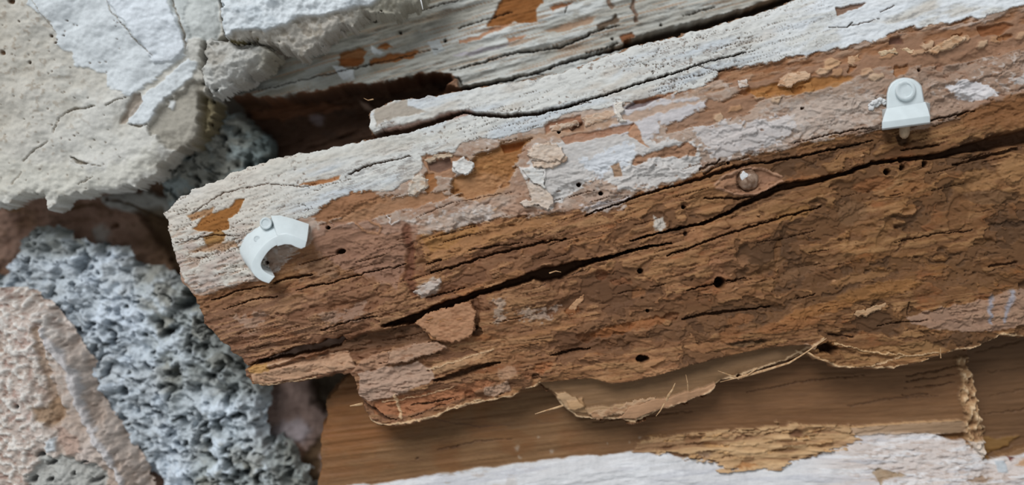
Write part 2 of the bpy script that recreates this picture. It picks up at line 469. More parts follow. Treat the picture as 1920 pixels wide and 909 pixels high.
f.patch([(790,292),(830,282),(866,290),(880,300),(850,330),(815,330),(788,345),(800,318)], (158, 116, 86), -4, 1.2, 5, .85)
f.patch([(800,300),(842,296),(848,314),(826,324),(806,318)], (112, 84, 70), -7, 2, 3, .9)
f.patch([(790,330),(812,322),(822,345),(800,362),(788,352)], (148, 96, 54), -3, 1.2, 4, .9)
f.patch([(884,300),(898,286),(928,278),(940,268),(985,262),(1002,262),(984,276),(972,292),(966,318),(950,346),(918,364),(880,372),(842,358),(846,336),(884,318)], (146, 98, 54), -9, 2.5, 5, .95, 12, 5)
og = smooth(60, 20, np.hypot((U - 920), (V - 315) * 1.2)); f.H += og * 3.5 * fbm(U / 9, V / 5, 4, 147); f.tint(og * smooth(.1, .6, fbm(U / 14, V / 8, 4, 149)), (190, 142, 92), .5)
f.patch([(850,340),(890,325),(950,330),(960,352),(910,376),(870,376)], (172, 128, 92), 1, 5, 5, .7)
f.patch([(938,274),(985,266),(975,280),(945,286)], (138, 76, 30), -8, 2, 3, .9)
f.patch([(1172,205),(1190,190),(1245,182),(1210,198),(1180,206)], (116, 100, 100), -7, 1.5, 2, .9)
f.patch([(1185,190),(1240,178),(1270,170),(1240,184),(1190,195)], (160, 106, 72), -2, 1.2, 3, .8)
f.patch([(1020,236),(1050,224),(1090,216),(1094,232),(1068,248),(1045,242),(1022,250)], (152, 106, 80), -4, 1.5, 3, .9)
f.patch([(1068,240),(1092,228),(1094,244),(1074,248)], (96, 60, 40), -9, 2, 2, .9)
f.patch([(1030,236),(1072,230),(1070,238),(1030,243)], (206, 186, 168), 4, 1, 2, .9)
f.patch([(1100,216),(1150,206),(1160,214),(1120,228),(1100,232)], (196, 164, 138), 2, 1.5, 4, .8)
f.patch([(1050,256),(1120,245),(1190,232),(1180,246),(1110,262),(1060,270)], (156, 112, 86), -3, 1, 2, .85)
f.patch([(1184,232),(1200,250),(1210,268),(1220,278),(1180,255),(1176,240)], (168, 118, 84), -2, 1.5, 4, .8)
f.patch([(1145,312),(1160,306),(1166,330),(1152,332)], (158, 124, 96), -2.5, 1.2, 2, .9)
f.patch([(1182,308),(1192,294),(1260,276),(1284,268),(1306,276),(1304,292),(1262,296),(1214,298),(1200,312)], (148, 104, 74), -3, 1.2, 4, .85)
f.patch([(940,268),(970,258),(1060,240),(1190,214),(1240,196),(1330,185),(1260,206),(1190,226),(1060,254)], (176, 140, 112), -1, 2, 5, .65)
# lifted papery flakes
FLK = (214, 196, 178)
f.patch([(990,282),(1010,270),(1050,276),(1056,290),(1046,300),(1022,300),(996,302)], FLK, 5, 1, 4, .8, 10, 2)
f.patch([(972,312),(998,312),(1024,318),(1022,340),(1002,330),(984,338)], (212, 208, 204), 4, 1, 3, .9)
f.patch([(986,340),(1024,350),(1036,378),(1030,392),(990,384),(1004,372),(990,352)], (206, 192, 178), 4, 1, 3, .8)
f.patch([(846,306),(870,296),(886,308),(874,326),(850,322)], (216, 214, 210), 4, 1, 4, .95)
f.patch([(766,340),(790,322),(802,340),(790,362),(766,372)], (206, 198, 188), 2, 1.5, 4, .7, 10, 3)
f.patch([(1150,196),(1166,192),(1168,206),(1158,214),(1166,226),(1158,228),(1150,208)], (220, 214, 206), 4, 1, 2, .9)
# ---- film area left of centre: stained
f.patch([(600,420),(700,412),(780,420),(784,445),(760,480),(745,540),(690,520),(640,500),(600,480),(580,450)], (148, 112, 92), -1.5, 3, 6, .8)
f.stroke([(690,412),(715,425),(708,440),(680,432),(668,420)], 3.5, -3, (160, 118, 88), 3)
f.stroke([(762,428),(770,470),(768,520),(776,548)], [13, 12, 14, 10], 6, (110, 68, 48), 3, .85, 14, .2)
f.stroke([(725,404),(735,420),(748,414)], 2, -2, (214, 204, 198), 3)
f.patch([(786,448),(860,436),(960,412),(1040,402),(1080,408),(1000,430),(900,462),(800,496)], (166, 120, 78), 2, 1, 3, .75, 14, 5)
f.patch([(790,440),(840,434),(880,420),(900,430),(860,450),(840,470),(808,470)], (158, 112, 60), 0, 2, 5, .5)
# ---- flaky brown band, top right
f.patch([(1330,150),(1350,132),(1390,128),(1480,112),(1560,96),(1640,82),(1700,58),(1780,50),(1850,38),(1905,22),(2300,-5),(2300,70),(1920,92),(1820,116),(1760,124),(1640,128),(1560,160),(1500,178),(1440,182),(1400,214),(1340,232),(1290,240),(1250,248),(1240,238),(1320,205),(1330,190),(1370,186),(1400,160)],
        (146, 108, 82), -3, 1.5, 4, .85, 14, 6)
bw_ = smooth(1240, 1330, U) * smooth(-170, -190, G) * (1 - mwhite)
f.tint(bw_ * smooth(.1, .35, fbm(U / 26, G / 7, 4, 144)), (178, 148, 124), .7); f.tint(bw_ * smooth(.15, .4, fbm(U / 30, G / 9, 4, 145)), (120, 80, 52), .7)
f.H += 3 * bw_ * terrace(fbm(U / 26, G / 7, 4, 144), 2, .1)
bz = (1 - mwhite) * smooth(-.1, .5, fbm(U / 46, G / 12, 4, 143)) * smooth(1240, 1330, U) * (np.abs(G + 215) < 70)
f.tint(bz * smooth(-260, -250, G) , (142, 92, 54), .5)
f.H -= 3 * bz
band = smooth(1330, 1400, U) * smooth(6, 0, np.abs(G + 255 - .0 * U) - 40)
rs = np.random.RandomState(7)
bl_pts = [(1350 + i * 24.5 + rs.uniform(-6, 6)) for i in range(24)]
for i, x in enumerate(bl_pts):
    yb = 200 - (x - 1350) * 0.27 + rs.uniform(-24, 26)
    L = rs.uniform(16, 34); hgt = rs.uniform(4, 8)
    f.patch([(x - L / 2, yb + L * .12), (x - L * .3, yb - hgt), (x + L * .35, yb - hgt - L * .12), (x + L / 2, yb - L * .1), (x + L * .2, yb + hgt - L * .05), (x - L * .3, yb + hgt)],
            [(198, 168, 138), (176, 134, 98), (150, 98, 58), (188, 152, 120)][i % 4], [5, 3, -6, 4][i % 4], 1.2, 4, .75)
f.patch([(1832,52),(1880,42),(1900,46),(1880,62),(1840,68)], (128, 78, 44), -6, 2, 3, .9)
f.patch([(1668,72),(1690,70),(1694,82),(1668,82)], (110, 76, 62), -7, 2, 2, .9)
f.patch([(1738,92),(1770,82),(1795,68),(1812,72),(1788,90),(1745,96)], (208, 182, 154), 4, 1, 3, .8)
f.patch([(1462,148),(1478,138),(1510,134),(1520,146),(1480,156),(1462,162)], (206, 176, 148), 4, 1, 3, .85)
f.patch([(1546,114),(1560,108),(1580,114),(1572,124),(1548,134),(1544,128)], (196, 158, 122), 4, 1, 2, .85)
f.patch([(1400,168),(1440,158),(1500,150),(1560,142),(1600,146),(1560,162),(1480,178),(1420,182)], (160, 106, 52), -3, 2, 4, .8)
f.patch([(1820,210),(1850,190),(1940,170),(2300,150),(2300,240),(1800,240)], (126, 84, 50), -1, 3, 6, .8)
# rail of paint above it (pinkish)
f.patch([(1750,56),(1800,44),(1852,36),(1800,52)], (190, 168, 154), 1, 1.5, 3, .8)
f.patch([(1568,14),(1600,8),(1626,4),(1618,12),(1590,22),(1572,30)], (124, 94, 76), -5, 1.2, 3, .9)
f.stroke([(1556,52),(1590,50),(1598,40)], 1.2, 5, (96, 84, 76)); f.stroke([(1592,48),(1626,42),(1650,34)], 1.2, 5, (110, 96, 88)); f.stroke([(1650,22),(1678,10)], 1.3, 5, (110, 96, 88))

# ---- smooth patches and shallow galleries on the bare wood
for (x, y, rx, ry, dp, c, r) in [
 (1600,400,34,26,2,(122,90,62),-.2),(1620,425,30,14,2,(126,88,54),-.2),(1345,455,20,14,2,(146,102,70),.3),(1300,440,22,16,1.5,(150,104,70),-.2),
 (1375,500,40,14,2,(140,100,70),-.5),(1345,500,14,26,3,(150,106,76),-.5),(1345,520,16,12,2,(160,114,82),0),(1460,470,7,26,3,(124,84,50),.15),
 (1440,535,26,14,2.5,(128,92,58),-.3),(1500,510,44,13,2,(124,90,62),-.35),(1560,490,52,12,2,(118,84,54),-.2),(1445,500,40,10,2,(132,94,60),-.5),
 (1265,510,26,12,2.5,(124,84,56),-.1),(1260,525,18,18,1,(150,108,72),0),(1660,435,9,34,2.5,(120,84,50),.5),(1640,345,44,15,2,(134,84,48),-.2),
 (1490,400,40,12,1.5,(150,108,62),-.25),(1700,355,50,12,1.5,(128,84,48),-.2),(1830,340,46,24,3,(150,110,70),-.2),(1905,320,42,30,-3,(156,116,76),-.1),
 (1860,370,60,14,3,(92,66,44),0),(1800,400,20,44,3,(110,74,44),.3),(1850,455,30,10,4,(90,62,36),0),(1900,420,40,6,5,(70,50,34),-.05),
 (1540,580,80,12,-2,(148,98,52),-.25),(1650,545,90,16,-2,(146,100,54),-.2),(1480,610,70,14,-1,(144,92,52),-.2),(1620,520,70,10,-2,(156,112,70),-.2),
 (1390,600,30,12,1,(146,96,58),-.2),(1370,628,24,16,3,(126,82,48),-.2),(1405,645,40,7,6,(86,66,46),-.12),
 (1128,515,12,12,6,(120,72,44),0),(1165,528,24,8,4,(132,84,54),.05),(1200,548,16,12,2,(150,100,62),0),
 (1073,582,15,10,4,(134,78,40),-.2),(1100,633,20,11,6,(112,68,38),-.1),(1150,620,48,10,4,(138,82,42),-.22),(1215,606,40,9,4,(136,82,44),-.25),(1262,594,16,8,6,(108,66,38),-.2),
 (968,580,10,9,3,(132,90,60),0),(1033,586,8,7,4,(116,76,50),0),(1056,545,9,8,3,(140,100,70),0),(1000,700,22,10,4,(150,100,68),-.3),(1018,690,24,9,3,(150,92,54),-.2),
 (1005,708,8,7,8,(92,62,42),0),(880,742,12,9,5,(130,84,56),0),(890,585,9,40,8,(108,72,48),.0),(894,622,12,12,12,(84,60,42),0),
 (1762,125,9,9,2,(144,104,80),0),(1230,680,30,12,1,(168,122,84),-.2),(1240,700,40,8,-2,(176,130,92),-.15),(950,700,22,14,-1,(176,142,116),-.1)]:
    f.pit(x, y, rx, ry, dp, c, r, 4 if rx > 15 else 2, .78, .6)
# raised plates
f.patch([(779,602),(800,588),(830,576),(884,566),(892,590),(884,604),(892,618),(886,628),(850,642),(830,640),(806,636),(798,618)], (172, 122, 82), 9, 1.2, 4, .8)
f.patch([(720,660),(780,640),(805,640),(800,655),(760,672),(720,690),(660,698),(672,676)], (170, 132, 106), 4, 1.2, 4, .8)
f.patch([(640,640),(700,622),(760,612),(790,608),(808,636),(780,643),(740,650),(690,660),(640,670),(600,676),(540,686),(500,690),(600,662)], (104, 74, 52), -20, 3, 3, .8)
f.patch([(462,692),(520,678),(600,668),(650,660),(668,690),(600,702),(500,722),(474,720)], (196, 158, 128), 4, 1, 2, .8)
f.patch([(458,690),(500,682),(504,694),(466,702)], (176, 128, 60), 0, 2, 3, .6)
f.patch([(672,700),(720,688),(780,680),(806,690),(816,712),(770,735),(720,750),(690,756),(672,744)], (176, 148, 130), 3, 1.2, 4, .85)
f.patch([(806,686),(860,670),(900,660),(930,654),(900,672),(830,700),(812,706)], (180, 142, 106), 2, 1.2, 3, .7)
f.patch([(700,756),(760,744),(840,728),(900,712),(930,716),(880,742),(836,762),(760,780),(700,778)], (170, 112, 76), -4, 1.2, 3, .75)
f.patch([(910,728),(950,716),(958,734),(930,744),(905,744)], (176, 146, 124), 2, 1, 3, .8)
f.patch([(1780,575),(1850,560),(1920,540),(2300,520),(2300,625),(1920,612),(1840,622),(1770,618),(1710,610),(1700,596)], (160, 130, 112), 2, 1.2, 5, .75)
f.patch([(1640,652),(1740,640),(1780,655),(1740,672),(1660,682),(1590,676),(1580,664)], (150, 112, 72), -2, 1.5, 4, .7)
f.patch([(1370,680),(1440,664),(1500,650),(1540,640),(1530,655),(1480,672),(1400,690),(1360,694)], (182, 146, 120), 3, 1.2, 3, .8)
f.stroke([(1862,556),(1860,580),(1862,606)], [9, 7, 5], -.4, (150, 164, 190), 3, .55, 8, .1)
f.stroke([(1900,548),(1894,575),(1888,602)], [9, 8, 6], -.4, (150, 164, 190), 3, .55, 8, .1)
SHELL = [(1060,716),(1110,712),(1150,722),(1200,716),(1300,688),(1360,672),(1440,655),(1520,648),(1530,668),(1440,700),(1380,712),(1340,745),(1240,790),(1170,800),(1060,792),(1030,738),(1010,722)]
# lower shells: the wood below the last layer drops back in steps
f.patch([(1060,716),(1110,712),(1150,722),(1200,716),(1300,688),(1360,672),(1440,655),(1520,648),(1530,668),(1440,700),(1380,712),(1340,745),(1240,790),(1170,800),(1060,792),(1030,738),(1010,722)],
        (128, 98, 68), -10, 1.2, 3, .9)
shp = sdf(U + 3 * lump, V, SHELL); sm_ = smooth(1.5, -1.5, shp); base_ = f.H.copy()
f.H = f.H * (1 - sm_) + sm_ * (-36 + .8 * st1 + 6 * smooth(-14, -34, shp) * 0)
f.tint(sm_ * smooth(0, .7, st1), (140, 108, 76), .5)
f.patch([(1040,742),(1062,738),(1086,752),(1100,768),(1090,772),(1064,770)], (190, 156, 120), 8, 1, 3, .8)
f.patch([(1066,756),(1096,750),(1102,780),(1070,776)], (190, 150, 108), 4, 1, 2, .7)
f.patch([(1100,770),(1150,766),(1180,760),(1186,764),(1150,784),(1104,784)], (190, 154, 116), 5, 1, 3, .7)
f.patch([(1190,764),(1240,752),(1300,738),(1345,722),(1350,735),(1290,760),(1230,776),(1195,792),(1160,788)], (190, 146, 112), 7, 1, 3, .75)
# light raw rims along broken edges
RIM = (214, 182, 144)
for pts, wd in [([(690,786),(714,799),(750,796),(822,780),(842,769),(900,756),(962,744),(1000,727),(1012,720)], 3),
                ([(1040,745),(1062,770),(1086,787),(1130,791),(1165,791),(1195,795),(1235,777),(1300,756),(1338,741),(1350,722),(1385,711)], 3),
                ([(1385,711),(1440,692),(1480,680),(1502,666),(1520,655),(1548,636)], 2.6),
                ([(1502,662),(1524,670),(1552,678),(1575,690),(1630,692),(1680,690),(1720,684),(1762,670),(1795,658),(1835,652),(1868,640),(1884,628),(1925,631)], 4),
                ([(800,695),(860,676),(925,655)], 1.5), ([(714,756),(790,745),(850,726)], 1.5), ([(460,722),(500,724),(590,709)], 2),
                ([(1630,690),(1700,668),(1764,662)], 1.5), ([(840,765),(838,770),(900,752)], 2), ([(738,742),(746,765),(750,785)], 4)]:
    f.stroke(pts, wd, -2.5, RIM, 2.2, .85, 8, .3)
# the black hole near the lower edge
f.pit(1556, 655, 24, 11, 40, (84, 58, 40), .1, 4, .5)
f.stroke([(1580,655),(1620,668),(1680,672)], 4, 4, (128, 92, 60)); f.stroke([(1570,645),(1640,662),(1700,666)], 1.5, -3, (206, 170, 128), 3)
f.stroke([(1558,628),(1606,633)], 1.8, 8, (90, 60, 40))

# ---- cracks
CK = (88, 60, 42)
for pts, wd, dp in [
 ([(696,254),(760,243),(830,222),(868,209),(900,213),(950,217),(1010,212),(1060,200),(1100,188),(1145,174),(1200,155),(1260,138),(1320,118),(1400,98)], [5,5,5,3,3.2,3.4,2.8,2.4,2,1.8,1.6,1.4,1.3,.8], 34),
 ([(1040,207),(1075,197),(1110,190)], [1.2,1.5,1], 6), ([(1300,120),(1345,132),(1372,128)], [.8,1,.8], 5),
 ([(716,612),(780,598),(830,575),(900,550),(960,531),(1000,517),(1024,515),(1045,512),(1080,498),(1110,489),(1150,481),(1200,465),(1260,455)], [2.5,8,7,4,6,7,14,11,8,4,2.5,1.6,1], 60),
 ([(1250,352),(1303,338),(1353,321),(1386,311),(1406,306),(1439,304),(1472,298),(1510,291),(1560,280),(1640,262)], [1.6,2.6,3,2.2,1.6,1.6,2,2,1.4,.8], 22),
 ([(1100,402),(1150,385),(1200,366),(1250,352)], [.8,1.6,1.8,1.6], 18),
 ([(1180,452),(1250,433),(1323,417),(1372,397),(1388,386),(1441,364),(1462,352),(1535,338),(1596,322),(1637,305),(1690,299),(1759,292),(1820,277),(1870,266),(2000,240)], [1,1.6,2.2,3,4,5,6,4.5,3.5,3,3,5,7,12,14], 40),
 ([(1322,372),(1366,371),(1392,372),(1419,367),(1439,358),(1465,347),(1500,338)], [1.6,2,2,2,1.5,1.4,1.2], 12),
 ([(809,511),(858,497),(910,481),(963,467),(1020,454),(1061,448)], [1.4,2,1.6,2,2.2,1], 16),
 ([(880,470),(920,462),(980,455)], [1.2,1.8,1], 10), ([(800,494),(826,488)], [2.5,2], 12),
 ([(1250,478),(1290,466),(1360,440),(1413,423),(1462,409),(1510,395),(1540,388)], [1,1.5,1.6,1.5,1.8,1.4,.8], 14),
 ([(1290,545),(1340,532),(1400,522)], [1.4,1.8,1.2], 12), ([(1280,600),(1310,592),(1380,584),(1450,575)], [1,2.4,2.4,1], 14),
 ([(1500,560),(1530,552)], [1.5,1], 8), ([(512,530),(537,522),(566,518),(584,516)], [2,2,2.2,1], 16), ([(554,544),(583,536),(620,530),(700,508),(760,496)], [1,1.6,1.4,1.6,.8], 12),
 ([(420,580),(470,562),(520,556)], [1,1.8,1], 10), ([(396,562),(450,544),(500,536)], [1.6,2,1], 12), ([(600,620),(660,600),(710,592)], [1,1.5,1], 10),
 ([(1033,668),(1073,660),(1108,654)], [1.5,2.6,1], 14), ([(813,716),(862,703),(894,690),(938,681)], [2,6,5,1.5], 16), ([(800,560),(840,548),(870,540)], [1,2,1], 10),
 ([(768,786),(820,764),(836,762)], [1,1.5,1], 5), ([(770,762),(810,757),(850,748)], [1.5,2,1], 6), ([(668,748),(700,770),(720,784),(742,790)], [2.5,3,2.5,1], 8),
 ([(1705,568),(1706,592)], [2,1.5], 8), ([(1650,612),(1700,604),(1740,600)], [1,1.6,1], 8), ([(1490,268),(1540,256),(1600,244),(1640,240)], [1,1.6,1.6,1], 8),
 ([(1320,325),(1360,306)], [2.5,1.5], 8), ([(1312,318),(1352,300)], [3,1.5], 8), ([(655,326),(690,310),(720,305),(770,292)], [2,2,1.4,1], 9), ([(1690,282),(1730,276),(1762,272)], [1.5,3,1.5], 12),
 ([(1790,310),(1840,296),(1920,275)], [1.5,2.5,3], 14), ([(1720,230),(1780,218),(1830,206)], [1.5,2.5,1.5], 12), ([(1000,540),(1100,505)], [1,1], 4),
 ([(1460,450),(1530,432)], [1,1], 5), ([(1420,455),(1470,448)], [.9,1], 5), ([(1860,500),(1910,492)], [2,3], 8), ([(1680,455),(1760,438),(1830,432)], [1,1.5,1], 7),
 ([(330,455),(400,440),(450,442)], [1,1.4,1], 5), ([(360,400),(420,360),(500,345),(580,350)], [.8,1.2,1,.8], 4), ([(780,408),(850,380),(960,360)], [.8,1,.8], 4)]:
    k_ = 1.35 if dp >= 14 else 1.0
    f.stroke(pts, [q * k_ for q in wd], dp * 1.15, CK, 2.0, .75, 9, .5)
# random fine splits on the bare wood
rs = np.random.RandomState(23)
n = 0
while n < 60:
    x = rs.uniform(420, 1930); y = rs.uniform(240, 700)
    g = y - 454 + .25 * (x - 960)
    if g < -70 or g > 200: continue
    L = rs.uniform(20, 90); sl = -0.27 + .1 * smooth(20, 190, g)
    y2 = y + sl * L
    f.stroke([(x, y), (x + L / 2, y + sl * L / 2 + rs.uniform(-2, 2)), (x + L, y2)], [.7, rs.uniform(1, 1.9), .6], rs.uniform(3, 8), (96, 62, 40), .8, .6)
    n += 1
# crumbs, fibres and pits scattered on the bare wood
for i in range(150):
    x = rs.uniform(400, 1930); y = rs.uniform(230, 720)
    g = y - 454 + .25 * (x - 960)
    if g < -100 or g > 230: continue
    if i % 3: f.pit(x, y, rs.uniform(2, 7), rs.uniform(1.5, 3.5), rs.uniform(1.5, 4), (100, 62, 38), -.25, 1.5, .5, .5)
    else: f.pit(x, y, rs.uniform(3, 14), rs.uniform(1.2, 3), -rs.uniform(1.5, 3), (196, 150, 110), -.25, 2, .4, .6)
# ---- beetle holes
for x, y, r, dp in [(1352,530,12,45),(1690,299,7,30),(1734,307,6.5,25),(1664,322,7,25),(1692,314,6,18),(1085,346,4.5,25),(1127,362,4.5,25),(1048,247,3.6,20),(615,427,4,22),(1216,583,3.6,20),
                    (1201,508,6,25),(1282,388,4.5,22),(1723,132,3.6,10),(1367,305,3.5,14),(1504,203,3.5,8),(1320,420,3,10),(1286,438,5,10),(500,492,3.5,14)]:
    f.pit(x, y, r, r * .95, dp, (70, 46, 30), 0, .6, .75)
f.pit(1206, 674, 14, 7.5, 35, (70, 50, 34), 0, 1.5, .7); f.pit(637, 471, 10, 5, 25, (80, 56, 40), -.1, 1.5, .6)
f.pit(1100, 404, 4, 3, 8); f.pit(1695, 262, 17, 16, 14, (84, 58, 36), 0, 2, .4)
# knot socket
f.patch([(1338,346),(1365,326),(1398,314),(1436,318),(1468,332),(1440,354),(1404,366),(1362,360)], (156, 116, 92), -4, 8, 3, .75)
f.stroke([(1340,346),(1362,328),(1396,316),(1430,316),(1466,330)], 3, -3, (168, 130, 104), 2); f.stroke([(1344,352),(1372,362),(1404,365),(1436,356),(1466,338)], 3, -3, (164, 124, 98), 2)
f.pit(1402, 338, 24, 24, 8, (128, 94, 72), 0, 1.5, .75)

# ---- outline of the solid
f.H = np.maximum(f.H, -70)
Uj = U + fbm(U / 16, V / 16, 4, 401) * 4; Vj = V + fbm(U / 16, V / 16, 4, 411) * 4
d = np.maximum(sdf(Uj, Vj, MAIN), -sdf(Uj, Vj, GAP))
f.outline(d, 62 - 34 * smooth(600, 700, U) * np.maximum(smooth(20, 120, G), smooth(-150, -200, G)), 3.5, 5.5, 9, 5)
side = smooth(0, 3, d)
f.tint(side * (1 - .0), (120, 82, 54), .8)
crackline = [(690,256),(760,243),(830,222),(868,209),(900,213),(950,217),(1010,212),(1060,200),(1100,188),(1145,174),(1200,155),(1260,138),(1320,118),(1400,98),(1500,70),(1560,40)]
rail = sdf(U, V, crackline + [(1560,-60),(1300,30),(1190,70),(900,140),(690,170),(660,230)]) < 0
shell = sdf(U, V, [(1060,716),(1110,712),(1150,722),(1200,716),(1300,688),(1360,672),(1440,655),(1520,648),(1540,668),(1440,700),(1380,715),(1340,755),(1240,800),(1170,820),(1060,820),(1010,760),(1005,722)]) < 0
pm = (mwhite > .5)
beam = thing('rotten_timber', 1100, 620, -62, 'long worm-eaten timber with flaking white paint along its upper edge, both plastic clips on it', 'timber')
f.mesh('rotten_wood', M_wood, beam, ~(rail | shell | pm))
o = f.mesh('white_paint', M_paint, beam, pm & ~rail & ~shell); o['label'] = 'flaking chalky white paint'
o = f.mesh('split_rail', M_paint, beam, rail); o['label'] = 'white-painted strip split off along the crack'
o = f.mesh('torn_lower_shell', M_board, beam, shell & ~rail); o['label'] = 'thin torn shell of tan wood at the lower edge'
main_field = f
def main_h(x, y):
    j = int((x - f0.x0) / f0.step); i = int((y - f0.y0) / f0.step)
    return float(f0.H[max(0, i - 2):i + 3, max(0, j - 2):j + 3].max())
f0 = main_field

# knot, sunk in its socket
def blob_mesh(name, pos, rx, ry, rz, mat, parent=None, seed=1, amp=.12, freq=3.0, sub=4, colors=None):
    bm = bmesh.new(); bmesh.ops.create_icosphere(bm, subdivisions=sub, radius=1)
    P = np.array([v.co[:] for v in bm.verts])
    n = fbm(P[:, 0] * freq + 50 + seed * 3.1, P[:, 1] * freq + P[:, 2] * freq * .7 + 40, 3, 500 + seed % 40)
    for v, a in zip(bm.verts, n):
        v.co = Vector((v.co.x * rx, v.co.y * rz, v.co.z * ry)) * (1 + amp * float(a)) * S
    for fc in bm.faces: fc.smooth = True
    me = bpy.data.meshes.new(name); bm.to_mesh(me); bm.free(); me.materials.append(mat)
    o = bpy.data.objects.new(name, me); COL.objects.link(o)
    o.location = pos - (parent.location if parent else Vector())
    if parent: o.parent = parent
    return o
M_knot = plain_mat('scuffed_knot', (150, 126, 108), 0.35, 0, .5, 420, 0.4, (104, 78, 60))
kn = blob_mesh('knot', world_pt(1402, 338, main_h(1402, 338) + 2), 20, 20.5, 14, M_knot, beam, 3, .10, 2.2)
kn['label'] = 'small round polished knot with a fleck of white paint'
bm = bmesh.new(); bmesh.ops.create_icosphere(bm, subdivisions=3, radius=1)
for v in bm.verts: v.co = Vector((v.co.x * 6.5, v.co.y * 2.4, v.co.z * 6.5 * (1 + .25 * math.sin(5 * v.co.x + 3 * v.co.z)))) * S
me = bpy.data.meshes.new('paint_fleck'); bm.to_mesh(me); bm.free(); me.materials.append(M_crust)
o = bpy.data.objects.new('paint_fleck', me); COL.objects.link(o); o.parent = kn; o.location = Vector((-8.5, -9.6, 7.5)) * S; o.scale = (1.25, 1.2, 1.3)

def flake(name, pts, lift, curl, color, parent, mat, seed, color2=None, thick=5):
    P = np.array(pts, float)
    g = Field((P[:, 0].min() - 10, P[:, 1].min() - 10, P[:, 0].max() + 10, P[:, 1].max() + 10), 1.3, main_h(P[:, 0].mean(), P[:, 1].mean()), color)
    d = sdf(g.U + fbm(g.U / 7, g.V / 11, 3, seed) * 3.5, g.V + fbm(g.U / 7, g.V / 11, 3, seed + 3) * 3.5, pts)
    g.H += lift - 1 + curl * np.exp(np.minimum(d, 0) / 4) * (.3 + .8 * fbm(g.U / 18, g.V / 12, 2, seed + 5)) + 1.5 * fbm(g.U / 8, g.V / 4, 4, seed + 7)
    if color2: g.tint(smooth(0, .5, fbm(g.U / 12, g.V / 6, 4, seed + 9)), color2, .7)
    g.outline(d, thick + lift, 1.6, 2.6)
    return g.mesh(name, mat, parent)
for i, (nm, pts, lift, curl, c, c2) in enumerate([
 ('paint_flake', [(992,290),(1004,274),(1030,268),(1052,276),(1058,288),(1050,300),(1030,304),(1006,300)], 4, 4, (208,190,174), (190,166,146)),
 ('paint_flake', [(998,304),(1030,300),(1062,292),(1060,302),(1048,310),(1020,316),(1000,314)], 3, 4, (204,184,166), (182,152,128)),
 ('paint_flake', [(980,318),(996,314),(1018,320),(1022,336),(1018,352),(1004,344),(990,332)], 3, 3, (206,204,200), (194,184,174)),
 ('paint_flake', [(994,352),(1016,352),(1034,370),(1036,384),(1026,392),(1008,384),(984,388),(976,380),(998,374)], 4, 4, (202,186,172), (184,164,146)),
 ('paint_flake', [(850,304),(868,296),(886,306),(886,318),(872,328),(852,322)], 2, 4, (212,210,206), (190,184,178)),
 ('paint_flake', [(796,300),(812,290),(846,284),(862,286),(846,294),(816,300),(802,308)], 3, 3, (188,168,146), (164,136,108)),
 ('paint_flake', [(770,340),(786,328),(800,336),(802,350),(786,362),(768,366)], 1, 4, (202,190,176), (176,146,120)),
 ('paint_flake', [(1156,196),(1166,192),(1170,202),(1164,212),(1172,226),(1164,230),(1154,212)], 4, 3, (214,206,196), (196,182,168)),
 ('wood_flake', [(1032,242),(1052,230),(1082,228),(1084,234),(1060,240),(1036,246)], 3, 3, (196,174,154), (166,130,104)),
 ('wood_flake', [(1094,222),(1130,210),(1158,206),(1154,216),(1124,228),(1098,236)], 3, 3, (200,176,154), (172,136,110)),
 ('wood_flake', [(1460,160),(1472,142),(1496,136),(1518,138),(1516,148),(1496,154),(1478,162)], 3, 4, (200,166,136), (172,126,92)),
 ('wood_flake', [(1738,98),(1756,88),(1776,78),(1796,66),(1806,72),(1794,84),(1774,94),(1750,100)], 3, 3, (190,156,124), (164,122,88)),
 ('wood_flake', [(1590,108),(1606,104),(1616,112),(1606,122),(1590,120)], 3, 2, (186,150,118), (160,118,84)),
 ('wood_flake', [(1650,98),(1680,92),(1682,98),(1654,106)], 4, 2, (206,180,148), (176,136,100)),
 ('wood_flake', [(1688,92),(1714,92),(1718,100),(1700,100)], 4, 2, (204,176,144), (176,136,100)),
 ('wood_flake', [(1386,152),(1400,146),(1404,158),(1390,164)], 2, 2, (204,190,180), (180,150,128)),
 ('wood_flake', [(780,606),(800,590),(832,578),(880,568),(890,586),(884,602),(890,618),(884,628),(850,640),(828,638),(808,630),(796,616)], 5, 3, (168,124,92), (146,102,72)),
 ('wood_flake', [(728,662),(778,646),(812,642),(840,652),(800,664),(760,678),(730,684)], 3, 3, (168,134,110), (144,104,78)),
 ('wood_flake', [(776,548),(800,530),(824,522),(826,532),(806,546),(790,556)], 3, 3, (186,172,162), (170,146,130)),
 ('wood_flake', [(1060,590),(1070,572),(1082,560),(1096,552),(1086,572),(1074,588)], 2, 2, (180,138,102), (150,104,70)),
 ('wood_flake', [(1600,590),(1640,574),(1662,566),(1656,578),(1620,592)], 3, 3, (176,142,108), (150,112,80)),
 ('wood_flake', [(1104,772),(1160,764),(1186,752),(1230,746),(1226,758),(1180,772),(1120,786)], 5, 3, (180,146,114), (152,112,80))]):
    flake(nm, pts, lift * (1 if nm[0] == 'p' else .35), curl * (1 if nm[0] == 'p' else .6), c, beam, M_paint if nm[0] == 'p' else M_wood, 1000 + i * 11, c2)

